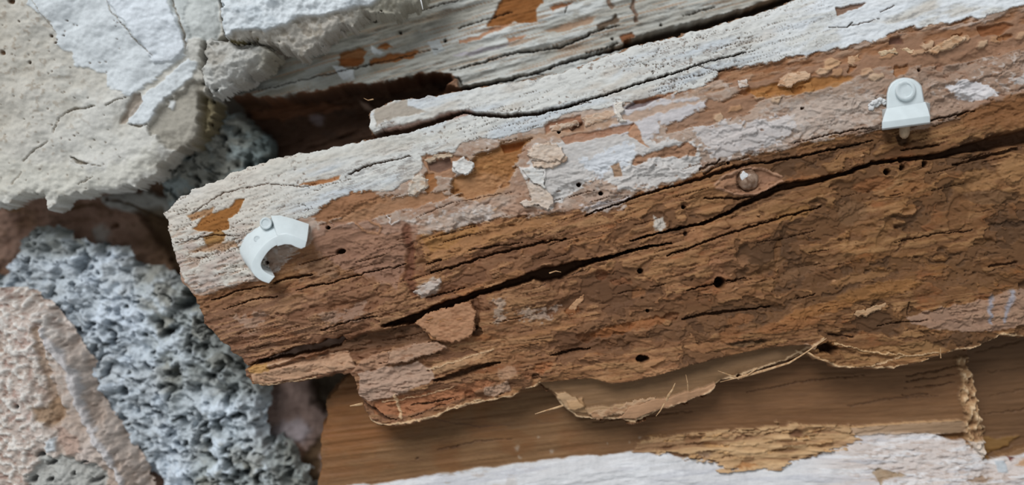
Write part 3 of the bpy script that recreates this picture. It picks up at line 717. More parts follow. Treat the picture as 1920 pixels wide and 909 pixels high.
# loose fibres torn from the wood: tapered crooked strands
def strand(name, pts, r, parent, mat=M_fibre):
    cu = bmesh.new(); P = [Vector(world_pt(*p)) for p in pts]; rings = []
    for i, p in enumerate(P):
        t = (P[min(i + 1, len(P) - 1)] - P[max(i - 1, 0)]).normalized()
        a = t.cross(Vector((0, 1, 0))).normalized(); b = t.cross(a)
        rr = r * S * (1 - .75 * i / (len(P) - 1)) * (1.0 if i else .8)
        rings.append([cu.verts.new(p + a * math.cos(k * math.pi / 3) * rr + b * math.sin(k * math.pi / 3) * rr * .6 - parent.location) for k in range(6)])
    for A, B in zip(rings, rings[1:]):
        for k in range(6): cu.faces.new((A[k], A[(k + 1) % 6], B[(k + 1) % 6], B[k]))
    cu.faces.new(rings[0]); cu.faces.new(rings[-1][::-1])
    bmesh.ops.recalc_face_normals(cu, faces=cu.faces)
    me = bpy.data.meshes.new(name); cu.to_mesh(me); cu.free(); me.materials.append(mat)
    o = bpy.data.objects.new(name, me); COL.objects.link(o); o.parent = parent
    return o
for pts, r in [([(1056,760,-12),(1040,765,-8),(1022,770,-4),(1003,776,0)], 2.6),
               ([(1249,752,-8),(1254,740,0),(1261,730,4),(1266,718,8)], 3.2), ([(1290,732,-10),(1289,716,-2),(1286,702,2)], 1.8),
               ([(1386,710,-14),(1368,703,-6),(1346,695,0)], 2.2), ([(680,757,-6),(668,759,0),(656,761,4)], 3.4),
               ([(1385,708,-10),(1435,694,-6),(1480,680,-4),(1506,664,-2),(1550,634,0)], 3.0),
               ([(1514,660,-4),(1534,672,-4),(1554,679,-6)], 2.4), ([(1764,671,-6),(1763,652,2)], 1.8),
               ([(1030,512,-6),(1042,508,-2),(1052,510,2)], 1.8), ([(1246,756,-6),(1238,770,-8),(1230,780,-8)], 1.8),
               ([(700,186,-14),(690,188,-8),(682,184,-4)], 1.6), ([(1420,690,-6),(1400,704,-4),(1350,716,-4)], 1.8)]:
    strand('wood_fibre', pts, r, beam)

# ================================================================== UPPER TIMBER
f = Field((395, -50, 1600, 350), 1.8, -85, (186, 186, 180))
f.G = f.V + .26 * (f.U - 960); U, V, G = f.U, f.V, f.G
s1 = fbm(U / 150, G / 7, 5, 601); s2 = fbm(U / 20, G / 5, 4, 611); s3 = fbm(U / 120, G / 24, 4, 621)
f.H += 3 * terrace(s1, 3, .15) + 1.5 * s2 + 4 * terrace(s3, 3, .15) - 20 * smooth(900, 480, U)
f.tint(smooth(0, .7, s3), (200, 202, 200), .8); f.tint(smooth(0, -.7, s3), (162, 158, 148), .7)
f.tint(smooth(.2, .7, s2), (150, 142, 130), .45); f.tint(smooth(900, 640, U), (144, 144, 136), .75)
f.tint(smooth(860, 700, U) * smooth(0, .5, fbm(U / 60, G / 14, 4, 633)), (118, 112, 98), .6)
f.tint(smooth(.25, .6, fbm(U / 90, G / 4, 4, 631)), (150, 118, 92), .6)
f.tint(smooth(960, 700, U) * smooth(45, -5, V - np.interp(U, [420,560,700,800,900,1000], [150,84,36,34,22,-10]) ), (92, 88, 76), .8)  # shade below the plaster ledge, painted into the timber's colour
W2 = (150, 88, 44)
for a in [([(912,52),(928,20),(950,-20),(1010,-20),(1018,4),(1004,20),(1006,44),(980,40),(940,48)], (132, 78, 34), -5),
          ([(632,98),(668,88),(690,92),(680,108),(672,122),(634,122)], (128, 82, 46), -4),
          ([(690,112),(730,100),(784,94),(776,108),(740,114),(692,120)], (140, 84, 42), -5),
          ([(706,86),(724,78),(736,84),(716,92)], (140, 84, 40), -3), ([(632,110),(680,106),(676,120),(640,122)], (130, 76, 38), -2),
          ([(1020,58),(1050,48),(1100,34),(1120,30),(1096,48),(1052,58)], (160, 130, 106), -2),
          ([(1030,14),(1080,2),(1060,14),(1036,22)], (150, 96, 60), -2), ([(950,72),(990,64),(976,74),(952,78)], (164, 118, 88), -2),
          ([(1160,72),(1172,62),(1186,58),(1190,66),(1182,76),(1164,78)], (124, 76, 46), -5),
          ([(1120,46),(1148,34),(1156,26),(1160,40),(1130,54),(1120,56)], (96, 78, 62), -6),
          ([(860,74),(900,64),(960,40),(940,58),(880,78),(862,80)], (166, 120, 90), -1.5),
          ([(1186,-10),(1194,20),(1200,40),(1192,38),(1184,14)], (120, 96, 80), -5), ([(1140,-10),(1152,10),(1146,20),(1138,6)], (128, 104, 86), -4),
          ([(846,104),(900,92),(960,78),(930,92),(870,106)], (178, 172, 178), -1), ([(692,84),(720,98),(712,104),(694,98)], (206, 210, 212), 3),
          ([(622,122),(660,126),(664,146),(640,150)], (200, 204, 206), 3), ([(800,78),(826,74),(832,96),(812,104)], (182, 186, 186), 1)]:
    f.patch(a[0], a[1], a[2], 1.5, 3.5, .9)
G2 = (78, 70, 60)
for pts, wd, dp in [([(840,132),(900,118),(960,100),(1050,88),(1110,62),(1160,46)], [1,2,2.4,3,2.4,1.5], 18), ([(1100,98),(1150,86),(1160,80)], [1.2,2,1], 12),
                    ([(868,166),(900,160),(950,150),(1000,138),(1060,116),(1110,103),(1185,84)], [5,5.5,4,2.2,3,4.5,5], 60),
                    ([(1178,84),(1250,64),(1330,44),(1400,24),(1480,-4),(1530,-24)], [11,12,11,10,9,8], 70),
                    ([(1000,138),(1020,142)], [1,2], 8), ([(820,152),(860,146),(866,160)], [3,3,2], 10), ([(1060,24),(1064,10)], [1.5,1], 8), ([(860,52),(960,22)], [1.5,1.5], 10),
                    ([(1280,30),(1320,18),(1340,14)], [1,2,1], 8), ([(700,40),(860,0)], [1.5,1.5], 8), ([(480,166),(700,118),(820,90)], [1,1.5,1], 8)]:
    f.stroke(pts, wd, dp, G2 if dp < 60 else (74, 54, 38), 2, .8, 9, .45)
for x, y, r in [(835,76,4), (1148,72,3), (1240,46,3), (750,60,3)]: f.pit(x, y, r, r, 14, (70, 60, 50), 0, .8)
# decayed hollow below the paint
CAV = [(400,182),(440,178),(500,180),(560,172),(612,166),(640,160),(700,158),(760,142),(790,134),(806,138),(846,138),(852,148),(838,160),(870,166),(860,200),(700,360),(400,360)]
w, mc = f.patch(CAV, None, 0, 2.0, 5, 1, 22, 2)
dc = sdf(U + 5 * fbm(U / 24, V / 24, 3, 643), V + 5 * fbm(U / 24, V / 24, 3, 645), CAV)
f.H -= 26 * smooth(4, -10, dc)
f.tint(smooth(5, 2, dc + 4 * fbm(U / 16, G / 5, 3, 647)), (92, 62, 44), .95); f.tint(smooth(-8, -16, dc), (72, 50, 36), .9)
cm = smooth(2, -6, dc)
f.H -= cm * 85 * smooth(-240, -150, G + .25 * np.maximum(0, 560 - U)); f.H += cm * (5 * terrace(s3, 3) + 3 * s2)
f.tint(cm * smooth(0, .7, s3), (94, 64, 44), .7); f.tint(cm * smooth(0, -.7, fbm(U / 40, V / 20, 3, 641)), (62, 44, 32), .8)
f.patch([(440,196),(520,182),(600,178),(640,184),(600,196),(500,208),(445,206)], (118, 76, 50), 6, 3, 6, .7)
f.patch([(560,200),(590,204),(584,222),(560,216)], (150, 142, 150), 1, 5, 5, .6)
f.patch([(655,172),(672,180),(692,192),(690,200),(668,190)], (176, 150, 132), 4, 2, 2, .8)
f.patch([(838,146),(858,150),(862,166),(830,172),(800,178),(820,160)], (142, 102, 76), 20, 3, 3, .8)
d = sdf(U + fbm(U / 20, V / 20, 3, 651) * 5, V + fbm(U / 20, V / 20, 3, 655) * 5,
        [(424,182),(440,166),(500,126),(600,60),(720,-20),(800,-80),(1640,-80),(1640,60),(1490,40),(1200,140),(900,230),(700,310),(520,345),(470,300),(440,240),(424,205)])
f.outline(d, 80, 6, 7, 20, 10)
ut = thing('weathered_timber', 900, 250, -140, 'upper weathered timber with peeling grey-white paint and a decayed brown hollow beneath', 'timber')
hol = cm > .5
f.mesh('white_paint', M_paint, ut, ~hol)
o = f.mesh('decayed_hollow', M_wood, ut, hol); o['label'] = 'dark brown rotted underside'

# ================================================================== LOWER TIMBER
f = Field((575, 600, 2220, 960), 1.8, -88, (126, 97, 70))
sl = -.12 + .05 * smooth(1100, 1700, f.U)
f.G = f.V - sl * (f.U - 960); U, V, G = f.U, f.V, f.G
s1 = fbm(U / 220, G / 6, 5, 701); s2 = fbm(U / 60, G / 2.4, 4, 711); s3 = fbm(U / 200, G / 30, 3, 721)
f.H += 1.2 * s1 + .5 * s2 + 2 * s3
f.tint(smooth(0, .8, s1), (140, 111, 82), .5); f.tint(smooth(0, -.8, s1), (112, 84, 60), .5)
f.tint(smooth(.1, .8, s2), (96, 66, 42), .35)
f.tint(smooth(1000, 1300, U) * .9, (112, 80, 56), .6)
f.tint(smooth(0, .8, fbm(U / 60, V / 30, 3, 731)) * smooth(1300, 1000, U), (120, 78, 44), .4)
f.patch([(690,640),(660,700),(620,740),(600,800),(606,850),(640,860),(700,840),(780,800),(1200,660)], (132, 84, 44), 0, 20, 10, .5)
f.C *= np.array([1, .95, .86])
edge = np.interp(U, [575,700,800,960,1190,1250,1400,1520,1600,1660,1760,1800,1850,1870,1920,2040],
                    [916,906,892,869,845,850,876,858,812,810,812,818,860,858,848,840])
edge = edge + 3 * fbm(U / 25, V / 60, 4, 741)
below = V - edge
mw = smooth(-1.5, 1.5, below)
f.tint(mw, (206, 206, 208), .97)
f.tint(mw * smooth(1480, 1620, U), (200, 186, 178), .8)
f.tint(mw * smooth(0, .7, fbm(U / 90, G / 9, 4, 751)), (184, 184, 190), .6)
f.tint(mw * smooth(.1, .6, fbm(U / 50, G / 6, 4, 755)), (222, 222, 224), .6)
f.tint(mw * smooth(.2, .6, fbm(U / 14, G / 2.6, 4, 761)) * smooth(1540, 1640, U), (160, 138, 124), .45)
f.tint(mw * smooth(.35, .7, fbm(U / 30, V / 8, 4, 765)) * smooth(1100, 700, U), (150, 128, 108), .6)
f.H += .55 * np.maximum(0, below) * (1 - .3 * smooth(30, 60, below)) + mw * (2.2 * fbm(U / 24, G / 5, 5, 771) + 2)
f.H += 3 * smooth(1600, 1640, U) * mw * fbm(U / 12, G / 5, 4, 775)
f.patch([(1628,880),(1650,874),(1690,884),(1660,892),(1640,900)], (150, 122, 90), -3, 2, 4, .7)
f.patch([(1800,898),(1830,888),(1850,892),(1820,902)], (140, 110, 84), -3, 2, 4, .7)
f.patch([(1886,852),(1900,856),(1892,864)], (96, 44, 34), -3, 1.5, 2, .8); f.patch([(1862,862),(1880,862),(1882,882),(1864,884)], (176, 184, 190), 1, 1.5, 2, .8)
f.patch([(1896,870),(1930,850),(1960,858),(1930,872)], (170, 124, 84), 1, 1.5, 4, .7)
# ledge between the brown face and the paint
f.patch([(1592,800),(1640,796),(1720,792),(1804,786),(1812,812),(1760,812),(1700,812),(1640,814),(1596,816)], (176, 150, 126), 5, 1.2, 2, .85)
f.patch([(1480,796),(1592,800),(1660,797),(1640,806),(1590,812)], (178, 150, 124), 3, 1.2, 3, .7)
f.stroke([(1480,797),(1600,799),(1700,792),(1800,786)], 2, -3, (190, 150, 108), 1.5)
f.patch([(1752,814),(1806,812),(1820,822),(1790,824),(1770,820)], (120, 80, 44), -9, 1.2, 2, .9)
# splintered edge
SPL = [(1190,846),(1196,832),(1230,820),(1270,812),(1340,808),(1400,802),(1450,796),(1500,792),(1540,798),(1592,797),(1590,812),(1606,822),(1580,836),(1530,852),(1490,862),(1460,876),(1400,884),(1356,882),(1335,866),(1290,852),(1240,850)]
w, m = f.patch(SPL, (184, 148, 108), 6, 1.5, 5, .92, 14, 6)
sp = np.zeros(U.shape); sp[w] = m
t1 = fbm(U / 70, G / 8, 4, 781)
f.H += sp * (5 * terrace(t1, 3, .2) + 2.5 * fbm(U / 26, G / 6, 4, 785))
f.tint(sp * smooth(.05, .6, t1), (202, 166, 124), .8); f.tint(sp * smooth(-.05, -.6, t1), (140, 104, 74), .8)
for (x, y, rx, ry, dp, c) in [(1300,822,28,6,5,(130,92,62)),(1390,818,24,5,5,(120,84,58)),(1490,812,16,9,6,(108,72,50)),(1250,838,22,5,5,(126,92,66)),(1530,806,14,5,4,(150,104,70)),
                              (1320,850,20,9,5,(160,132,108)),(1400,872,30,8,4,(160,110,66)),(1460,842,30,4,3,(150,112,72)),(1545,828,20,5,-3,(166,122,80)),(1500,800,12,6,-7,(158,118,82))]:
    f.pit(x, y, rx, ry, dp, c, -.12, 5, .4, .8)
rs = np.random.RandomState(31)
for i in range(46):
    x = rs.uniform(1195, 1580); y = np.interp(x, [1195, 1500, 1590], [836, 822, 808]) + rs.uniform(-20, 36)
    L = rs.uniform(12, 46)
    f.stroke([(x, y), (x + L, y - L * rs.uniform(0, .25))], rs.uniform(.8, 2), rs.choice([-4, 4]), [(208, 170, 122), (120, 84, 54), (190, 146, 96)][i % 3], 2.5, .7)
f.tint((1 - mw) * smooth(1480, 1800, U) * smooth(760, 800, V), (140, 108, 76), .5)
# white smudges on the brown face
for x, y, r in [(970,842,7), (976,858,4), (1033,848,6), (1008,820,3), (1200,818,4), (1140,830,3), (1180,826,3)]: f.pit(x, y, r, r * 1.3, -.5, (178, 168, 158), .2, 4, .1, .55)
for pts, dp in [([(1400,735),(1500,716),(1620,702)], 4), ([(1695,716),(1750,708),(1796,702)], 6), ([(1696,728),(1750,724),(1790,716)], 6), ([(1700,704),(1760,694),(1800,684)], 6), ([(1690,742),(1740,738)], 4),
                ([(1590,762),(1660,748),(1760,742)], 3), ([(840,838),(902,826),(960,822)], 3), ([(820,842),(860,836)], 4), ([(1110,792),(1200,780),(1300,770)], 3), ([(700,770),(900,800),(960,796)], 0), ([(780,862),(784,858)], 4),
                ([(1836,662),(1930,640)], 3), ([(1860,700),(1960,690)], 4), ([(1866,745),(1960,728)], 3), ([(1850,780),(1960,768)], 4)]:
    f.stroke(pts, [1, 2, 1][:len(pts)], dp, (88, 60, 40), 2, .6)
# right of the break the face drops back
INN = [(1812,640),(1814,690),(1824,720),(1830,760),(1838,792),(1846,826),(1840,858),(1862,858),(1880,848),(1940,838),(2400,830),(2400,600),(1812,600)]
w, m = f.patch(INN, (104, 74, 48), -22, 2, 4, .9)
inn = np.zeros(U.shape); inn[w] = m
f.patch([(1846,820),(1880,826),(1920,820),(1900,840),(1860,858),(1838,860)], (134, 98, 50), 4, 2, 5, .8)
# ragged broken end
BRK = [(1792,672),(1812,668),(1817,690),(1824,716),(1832,744),(1834,772),(1840,796),(1852,800),(1856,812),(1848,828),(1846,842),(1838,858),(1824,840),(1812,826),(1804,812),(1810,790),(1806,768),(1798,740),(1800,712),(1794,690)]
w, m = f.patch(BRK, (178, 142, 104), 9, 1.5, 5, .92, 8)
bk = np.zeros(U.shape); bk[w] = m
b1 = fbm(U / 5, V / 9, 4, 791)
f.H += bk * (9 * b1 + 6 * fbm(U / 14, V / 14, 3, 795)); f.tint(bk * smooth(.1, .6, b1), (218, 190, 154), .8); f.tint(bk * smooth(-.1, -.6, b1), (118, 84, 56), .8)
f.patch([(1812,826),(1846,824),(1846,842),(1838,860),(1822,842)], (206, 194, 184), 4, 1.5, 4, .8)
d = sdf(U + fbm(U / 20, V / 20, 3, 801) * 5, V, [(690,580),(662,690),(640,720),(612,752),(606,800),(600,850),(598,900),(590,990),(2400,990),(2400,560),(700,560)])
f.outline(d, 60, 5, 7, 14, 8)
lt = thing('lower_timber', 1250, 909, -115, 'lower sound brown timber with a whitish painted bottom face and a snapped right end', 'timber')
isw = (mw > .5) & ~(sp > .5) & ~(inn > .5) & ~(bk > .5)
f.mesh('brown_face', M_board, lt, ~isw & ~(sp > .5) & ~(inn > .5) & ~(bk > .5))
o = f.mesh('painted_face', M_paint, lt, isw); o['label'] = 'rough whitish painted face'
o = f.mesh('splintered_edge', M_wood, lt, (sp > .5)); o['label'] = 'pale tan splintered strip'
o = f.mesh('inner_wood', M_board, lt, (inn > .5) & ~(bk > .5)); o['label'] = 'darker wood set back beyond the break'
o = f.mesh('broken_end', M_wood, lt, (bk > .5)); o['label'] = 'ragged fibrous break'

# ================================================================== MASONRY ON THE LEFT
def worn_stone(f, sc, seed, pore=(84, 88, 86), light=(200, 210, 220), amt=1.0):
    U, V = f.U, f.V
    a = -.55; X = (U * math.cos(a) - V * math.sin(a)); Y = (U * math.sin(a) + V * math.cos(a))
    wx = fbm(U / 26, V / 26, 4, seed) * 16; wy = fbm(U / 26, V / 26, 4, seed + 4) * 16
    d1, r1 = worley((X + wx) / (sc * 1.4), (Y + wy) / sc, seed + 8)
    dens = smooth(-.5, .4, fbm(U / 90, V / 90, 3, seed + 22))
    big = smooth(.36, .12, d1 + .12 * fbm(U / 9, V / 9, 3, seed + 24)) * (r1 > .72 - .45 * dens)
    n = fbm((X + wx * .6) / 17, (Y + wy * .6) / 8, 4, seed + 9)
    sm = smooth(.22, .55, n)
    hills = fbm(U / 34, V / 26, 4, seed + 12)
    mid = fbm(X / 15, Y / 9, 4, seed + 14)
    f.H += 13 * hills + 8 * mid - 30 * big - 12 * sm + 2 * fbm(U / 7, V / 7, 3, seed + 16)
    f.tint(smooth(-.1, .5, hills + .4 * mid), light, .75 * amt)
    f.tint(smooth(-.1, .4, fbm(U / 34, V / 26, 4, seed + 30)), (150, 148, 138), .75)
    f.tint(big * .6 + sm * .4, pore, .8)

# mortar bed behind
f = Field((-220, 330, 700, 1010), 2.4, -232, (146, 116, 100))
U, V = f.U, f.V
n1 = fbm(U / 50, V / 30, 4, 811); n2 = fbm(U / 12, V / 9, 4, 815)
f.H += 10 * n1 + 4 * n2
f.tint(smooth(0, .7, n1), (164, 134, 118), .7); f.tint(smooth(0, -.7, n1), (112, 86, 66), .6)
f.tint(smooth(200, 350, U) * smooth(620, 560, V), (108, 84, 62), .65); f.tint(smooth(.3, .6, n2), (96, 74, 58), .5)
f.patch([(360,980),(520,880),(480,740),(560,700),(640,700),(620,860),(600,980)], (158, 136, 128), 8, 12, 10, .8)
f.patch([(585,700),(650,690),(640,760),(610,770),(588,750)], (84, 76, 58), -40, 8, 5, .7)
f.patch([(500,810),(560,780),(590,800),(560,840),(510,836)], (186, 178, 184), 8, 8, 6, .7)
f.patch([(520,835),(560,825),(580,850),(540,870),(520,860)], (128, 92, 72), -6, 6, 5, .7)
f.patch([(570,850),(605,810),(600,909),(560,920)], (84, 64, 42), -10, 6, 5, .8)
f.patch([(200,372),(236,352),(290,362),(340,380),(330,410),(300,408),(280,400),(240,392),(205,388)], (160, 162, 158), 26, 3, 8, .85)
f.patch([(176,424),(200,418),(206,440),(200,458),(178,452)], (168, 166, 162), 8, 6, 6, .7)
f.stroke([(120,396),(150,388),(176,380)], 3, 7, (108, 84, 56), 3); f.stroke([(205,374),(250,382),(275,396),(300,408)], 3, 8, (90, 70, 52), 3)
f.pit(217, 424, 9, 7, 10, (96, 68, 48), 0, 4); f.pit(24, 388, 16, 10, 10, (104, 78, 50), 0, 4); f.pit(110, 448, 12, 5, 8, (96, 72, 58), .5, 3); f.pit(72, 430, 4, 4, 5, (110, 74, 60))
f.patch([(260,400),(310,392),(330,420),(350,480),(372,560),(340,540),(310,470),(282,440)], (92, 74, 52), -24, 6, 5, .6)
d = sdf(U, V, [(-300,250),(700,250),(700,1000),(-300,1000)])
f.outline(d, 60)
mo = f.mesh('mortar_bed', M_stone)
tag(mo, 'brown crumbly mortar between the white plaster and the grey pitted stone', 'mortar')

# upper grey stone seen in the recess
f = Field((270, 170, 560, 440), 2.2, -150, (142, 150, 148))
U, V = f.U, f.V
worn_stone(f, 26, 821, light=(150, 162, 164), amt=.6)
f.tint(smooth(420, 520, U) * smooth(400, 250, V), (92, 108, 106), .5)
d = sdf(U + fbm(U / 16, V / 16, 4, 831) * 8, V + fbm(U / 16, V / 16, 4, 835) * 8, [(296,330),(300,290),(330,250),(350,220),(390,205),(430,215),(470,240),(500,270),(520,330),(500,400),(330,420),(308,380)])
f.outline(d, 60, 6, 8, 20, 14)
o = f.mesh('rubble_stone', M_pumice); tag(o, 'small dark blue-grey stone in the shadowed recess above the timber tip', 'stone')

# large pitted stone
f = Field((-150, 420, 660, 1010), 2.0, -130, (166, 172, 172))
U, V = f.U, f.V
worn_stone(f, 27, 841, light=(214, 224, 234))
f.tint(smooth(180, 300, U) * smooth(620, 480, V) , (128, 128, 122), .6)
lit = smooth(.1, -.3, (U - 230) / 500 + (V - 700) / 900 * -1) 
f.tint(smooth(-.1, .5, fbm(U / 70, V / 110, 3, 851)), (128, 130, 124), .55)
f.tint(smooth(160, 110, np.abs(U - 130 - .25 * (V - 560))) * smooth(440, 500, V), (206, 216, 228), .6)
f.tint(smooth(60, 20, np.abs(U - 380 + .3 * (V - 700)) ) * smooth(680, 740, V), (208, 218, 228), .6)
f.tint(smooth(90, 30, np.hypot(U - 460, (V - 790))) , (208, 218, 228), .6)
f.tint(smooth(900, 700, 0 * U + V) * smooth(300, 420, U) * smooth(760, 690, V), (120, 122, 116), .5)
rs = np.random.RandomState(5)
for i in range(120):
    x = rs.uniform(20, 600); y = rs.uniform(480, 909)
    f.pit(x, y, rs.uniform(3, 8), rs.uniform(2, 5), rs.uniform(8, 20), (70, 76, 76), -.6, 3, .3, .7)
for x, y, rx, ry in [(196,648,12,8),(272,628,8,6),(182,716,6,10),(228,728,10,6),(52,558,10,6),(48,490,8,8),(320,620,30,12),(395,710,12,8),(352,568,40,16),(440,780,16,10),(380,800,10,6),(404,790,12,6),(330,786,10,4),(348,832,10,6),(130,470,9,5),(452,890,26,10),(430,745,12,10)]:
    f.pit(x, y, rx, ry, 22, (64, 70, 72), -.5, 4, .3, .7)
d = sdf(U + fbm(U / 18, V / 18, 4, 861) * 10, V + fbm(U / 18, V / 18, 4, 865) * 10,
        [(-300,530),(0,536),(20,500),(36,460),(50,440),(100,442),(110,462),(140,470),(176,478),(214,484),(236,512),(280,520),(330,540),(372,560),(415,640),(450,690),(485,730),(478,780),(486,830),(530,860),(560,900),(575,1000),(330,1000),(290,870),(240,850),(190,840),(170,812),(-300,800)])
d = np.minimum(d, sdf(U, V, [(200,1000),(300,860),(340,1000)]) + 900)
f.outline(d, 30, 16, 20, 24, 14)
o = f.mesh('pitted_stone', M_pumice); tag(o, 'large pale blue-grey porous stone full of small holes, below the brown mortar', 'stone')

# lower-left plastered stone
f = Field((-170, 540, 330, 1010), 2.0, -52, (186, 172, 162))
U, V = f.U, f.V
n1 = fbm(U / 40, V / 50, 4, 871); n2 = fbm(U / 9, V / 7, 4, 875)
f.H += 9 * n1 + 3.2 * terrace(n2, 3, .2) * smooth(.2, .9, smooth(150, 40, U) + smooth(760, 860, V)) + 1.5 * n2 - .12 * np.maximum(0, U - 60)
f.tint(smooth(0, .7, n1), (206, 192, 184), .7); f.tint(smooth(0, -.7, n1), (168, 148, 134), .6)
f.tint(smooth(0, .5, n2) * smooth(160, 30, U), (226, 222, 216), .75); f.tint(smooth(-.3, -.7, n2) * smooth(120, 20, U), (150, 118, 106), .6)
f.stroke([(60,618),(72,660),(84,700),(92,740),(104,780),(88,800)], [8,9,8,12,16,10], 7, (160, 136, 116), 5, .7)
f.stroke([(70,620),(88,650),(110,680),(130,720),(138,770),(160,815),(190,860),(214,909),(230,960)], [6,10,12,14,10,9,8,7,7], -6, (198, 196, 198), 5, .75)
f.patch([(100,740),(118,770),(100,800),(70,790),(60,770),(84,760)], (150, 122, 96), -5, 5, 6, .8); f.patch([(100,800),(140,820),(148,850),(120,852),(104,830)], (176, 150, 136), 3, 3, 5, .8)
f.patch([(82,830),(102,820),(100,850),(84,850)], (208, 216, 222), 4, 3, 4, .8)
f.patch([(50,890),(80,850),(130,860),(190,890),(200,960),(40,960)], (170, 172, 168), -8, 4, 8, .8)
for x, y, rx, ry in [(72,854,12,7),(92,870,14,6),(58,900,14,9),(150,870,14,4),(90,900,10,6),(130,892,8,5),(30,765,8,6),(170,905,14,6)]: f.pit(x, y, rx, ry, 14, (92, 92, 92), -.4, 4, .3, .7)
d = sdf(U + fbm(U / 18, V / 18, 4, 881) * 6, V + fbm(U / 18, V / 18, 4, 885) * 6, [(-300,560),(0,562),(30,580),(60,604),(84,640),(112,680),(128,730),(140,770),(162,806),(192,850),(220,896),(250,1000),(-300,1000)])
f.outline(d, 50, 30, 34, 40, 14)
f.C += .05 * n2[..., None] * smooth(0, 10, d)[..., None]; f.H += 5 * n2 * smooth(0, 10, d)
o = f.mesh('plastered_stone', M_stone); tag(o, 'pinkish-beige crumbly plastered stone, in the lower left corner', 'stone')

# big plaster mass, upper left
f = Field((-170, -110, 480, 430), 1.8, -48, (202, 200, 193))
U, V = f.U, f.V
n1 = fbm(U / 60, V / 45, 4, 891); n2 = fbm(U / 9, V / 8, 4, 895)
f.H += 8 * n1 + 1.2 * n2 - .10 * np.maximum(0, U - 250)
f.tint(smooth(-.1, .7, n1), (204, 202, 196), .7); f.tint(smooth(0, -.7, n1), (188, 182, 170), .5)
f.tint(smooth(180, 0, U) * smooth(400, 200, V) * .8, (184, 176, 162), .6)
f.tint(smooth(.35, .7, n2) * smooth(260, 60, U), (150, 136, 120), .5)
WH = [(40,-80),(54,10),(80,30),(104,60),(112,96),(134,98),(140,124),(176,134),(196,140),(202,166),(240,176),(270,160),(300,150),(350,110),(375,130),(360,150),(330,170),(296,196),(276,226),(262,260),(235,268),(238,230),(262,200),(240,190),(300,-80)]
f.patch([(40,-80),(54,10),(80,30),(104,60),(112,96),(134,98),(140,124),(176,134),(200,142),(202,166),(245,180),(290,150),(320,120),(345,100),(350,60),(330,-80)], (210, 216, 220), 3, 2, 6, .9, 16, 3)
f.patch([(190,-80),(200,0),(225,30),(250,62),(275,90),(288,118),(320,116),(345,90),(342,60),(318,20),(312,-80)], (218, 224, 230), 5, 1.5, 4, .9)
f.patch([(316,-80),(316,6),(334,40),(342,72),(362,68),(400,76),(406,40),(402,-80)], (198, 202, 200), -3, 2, 4, .9)
f.patch([(262,190),(300,150),(352,104),(366,112),(356,140),(326,172),(300,190),(290,214),(270,234),(236,232),(240,214)], (216, 222, 226), 4, 2, 4, .9)
f.patch([(296,196),(330,172),(360,146),(376,150),(378,200),(366,260),(330,290),(290,260),(276,240),(290,214)], (160, 154, 142), -10, 3, 6, .85)
f.patch([(250,178),(262,172),(268,190),(252,212),(232,232),(222,230),(236,206)], (158, 144, 130), -6, 2, 3, .8)
f.patch([(370,170),(420,190),(412,240),(380,280),(350,280),(368,230)], (112, 100, 70), -30, 6, 6, .8)
f.patch([(314,186),(324,188),(320,204),(310,200)], (212, 216, 218), 4, 2, 3, .8)
f.patch([(-80,290),(40,300),(110,310),(190,320),(260,290),(296,260),(300,300),(270,330),(220,350),(180,352),(110,372),(60,372),(-80,360)], (204, 201, 190), 2, 6, 8, .6)
for pts, wd, dp in [([(118,212),(135,204),(160,202),(178,198)], [1,2.4,2,1], 9), ([(196,198),(220,188),(240,182)], [1,1.8,1], 7), ([(100,248),(106,230),(118,212)], [2,1.2,1], 6), ([(42,302),(62,284),(90,264)], [2,1.6,1], 7), ([(20,345),(40,322)], [1.5,1], 4),
                    ([(130,292),(145,304),(168,306)], [1,4,1], 12), ([(170,308),(190,312)], [1,1.2], 5), ([(316,-10),(330,26),(342,60),(346,90)], [1.5,2,2.5,2], 6), ([(60,0),(104,60)], [.8,.8], 2), ([(240,232),(262,236),(276,232)], [1,2,1], 6), ([(146,346),(164,336),(174,330)], [1,1.6,1], 5), ([(214,392),(220,408)], [1,1], 3),
                    ([(192,-20),(206,20),(232,48),(262,84),(286,104)], [1,1.2,1.2,1.4,1], 4), ([(404,-40),(409,0),(412,20),(416,50),(418,66)], [4,4,3,5,7], 30)]:
    f.stroke(pts, wd, dp, (150, 138, 122) if dp < 20 else (90, 84, 60), 2, .7)
rs = np.random.RandomState(9)
for i in range(70):
    x = rs.uniform(0, 240); y = rs.uniform(30, 360)
    f.pit(x, y, rs.uniform(1.2, 3.2), rs.uniform(1, 2.4), rs.uniform(2, 6), (128, 114, 100), rs.uniform(-1, 1), .8, .4, .7)
for x, y, r in [(20,2,8),(95,66,4),(118,66,3),(104,80,4),(55,116,4),(36,40,3),(124,38,2.5),(3,98,8)]: f.pit(x, y, r, r * .8, 8, (96, 74, 56), .5, 2, .4)
d = sdf(U + fbm(U / 14, V / 14, 4, 901) * 8, V + fbm(U / 14, V / 14, 4, 905) * 8,
        [(-300,-120),(408,-120),(410,20),(414,60),(400,76),(372,84),(370,110),(376,150),(384,170),(388,210),(372,250),(352,266),(330,275),(300,300),(284,330),(240,348),(200,360),(172,352),(130,368),(110,364),(104,384),(90,392),(84,366),(62,358),(36,364),(10,380),(-300,384)])
f.outline(d, 70, 5, 7, 14, 8)
o = f.mesh('plaster_mass', M_stone); tag(o, 'broad cracked white and beige plaster in the upper left corner', 'plaster')

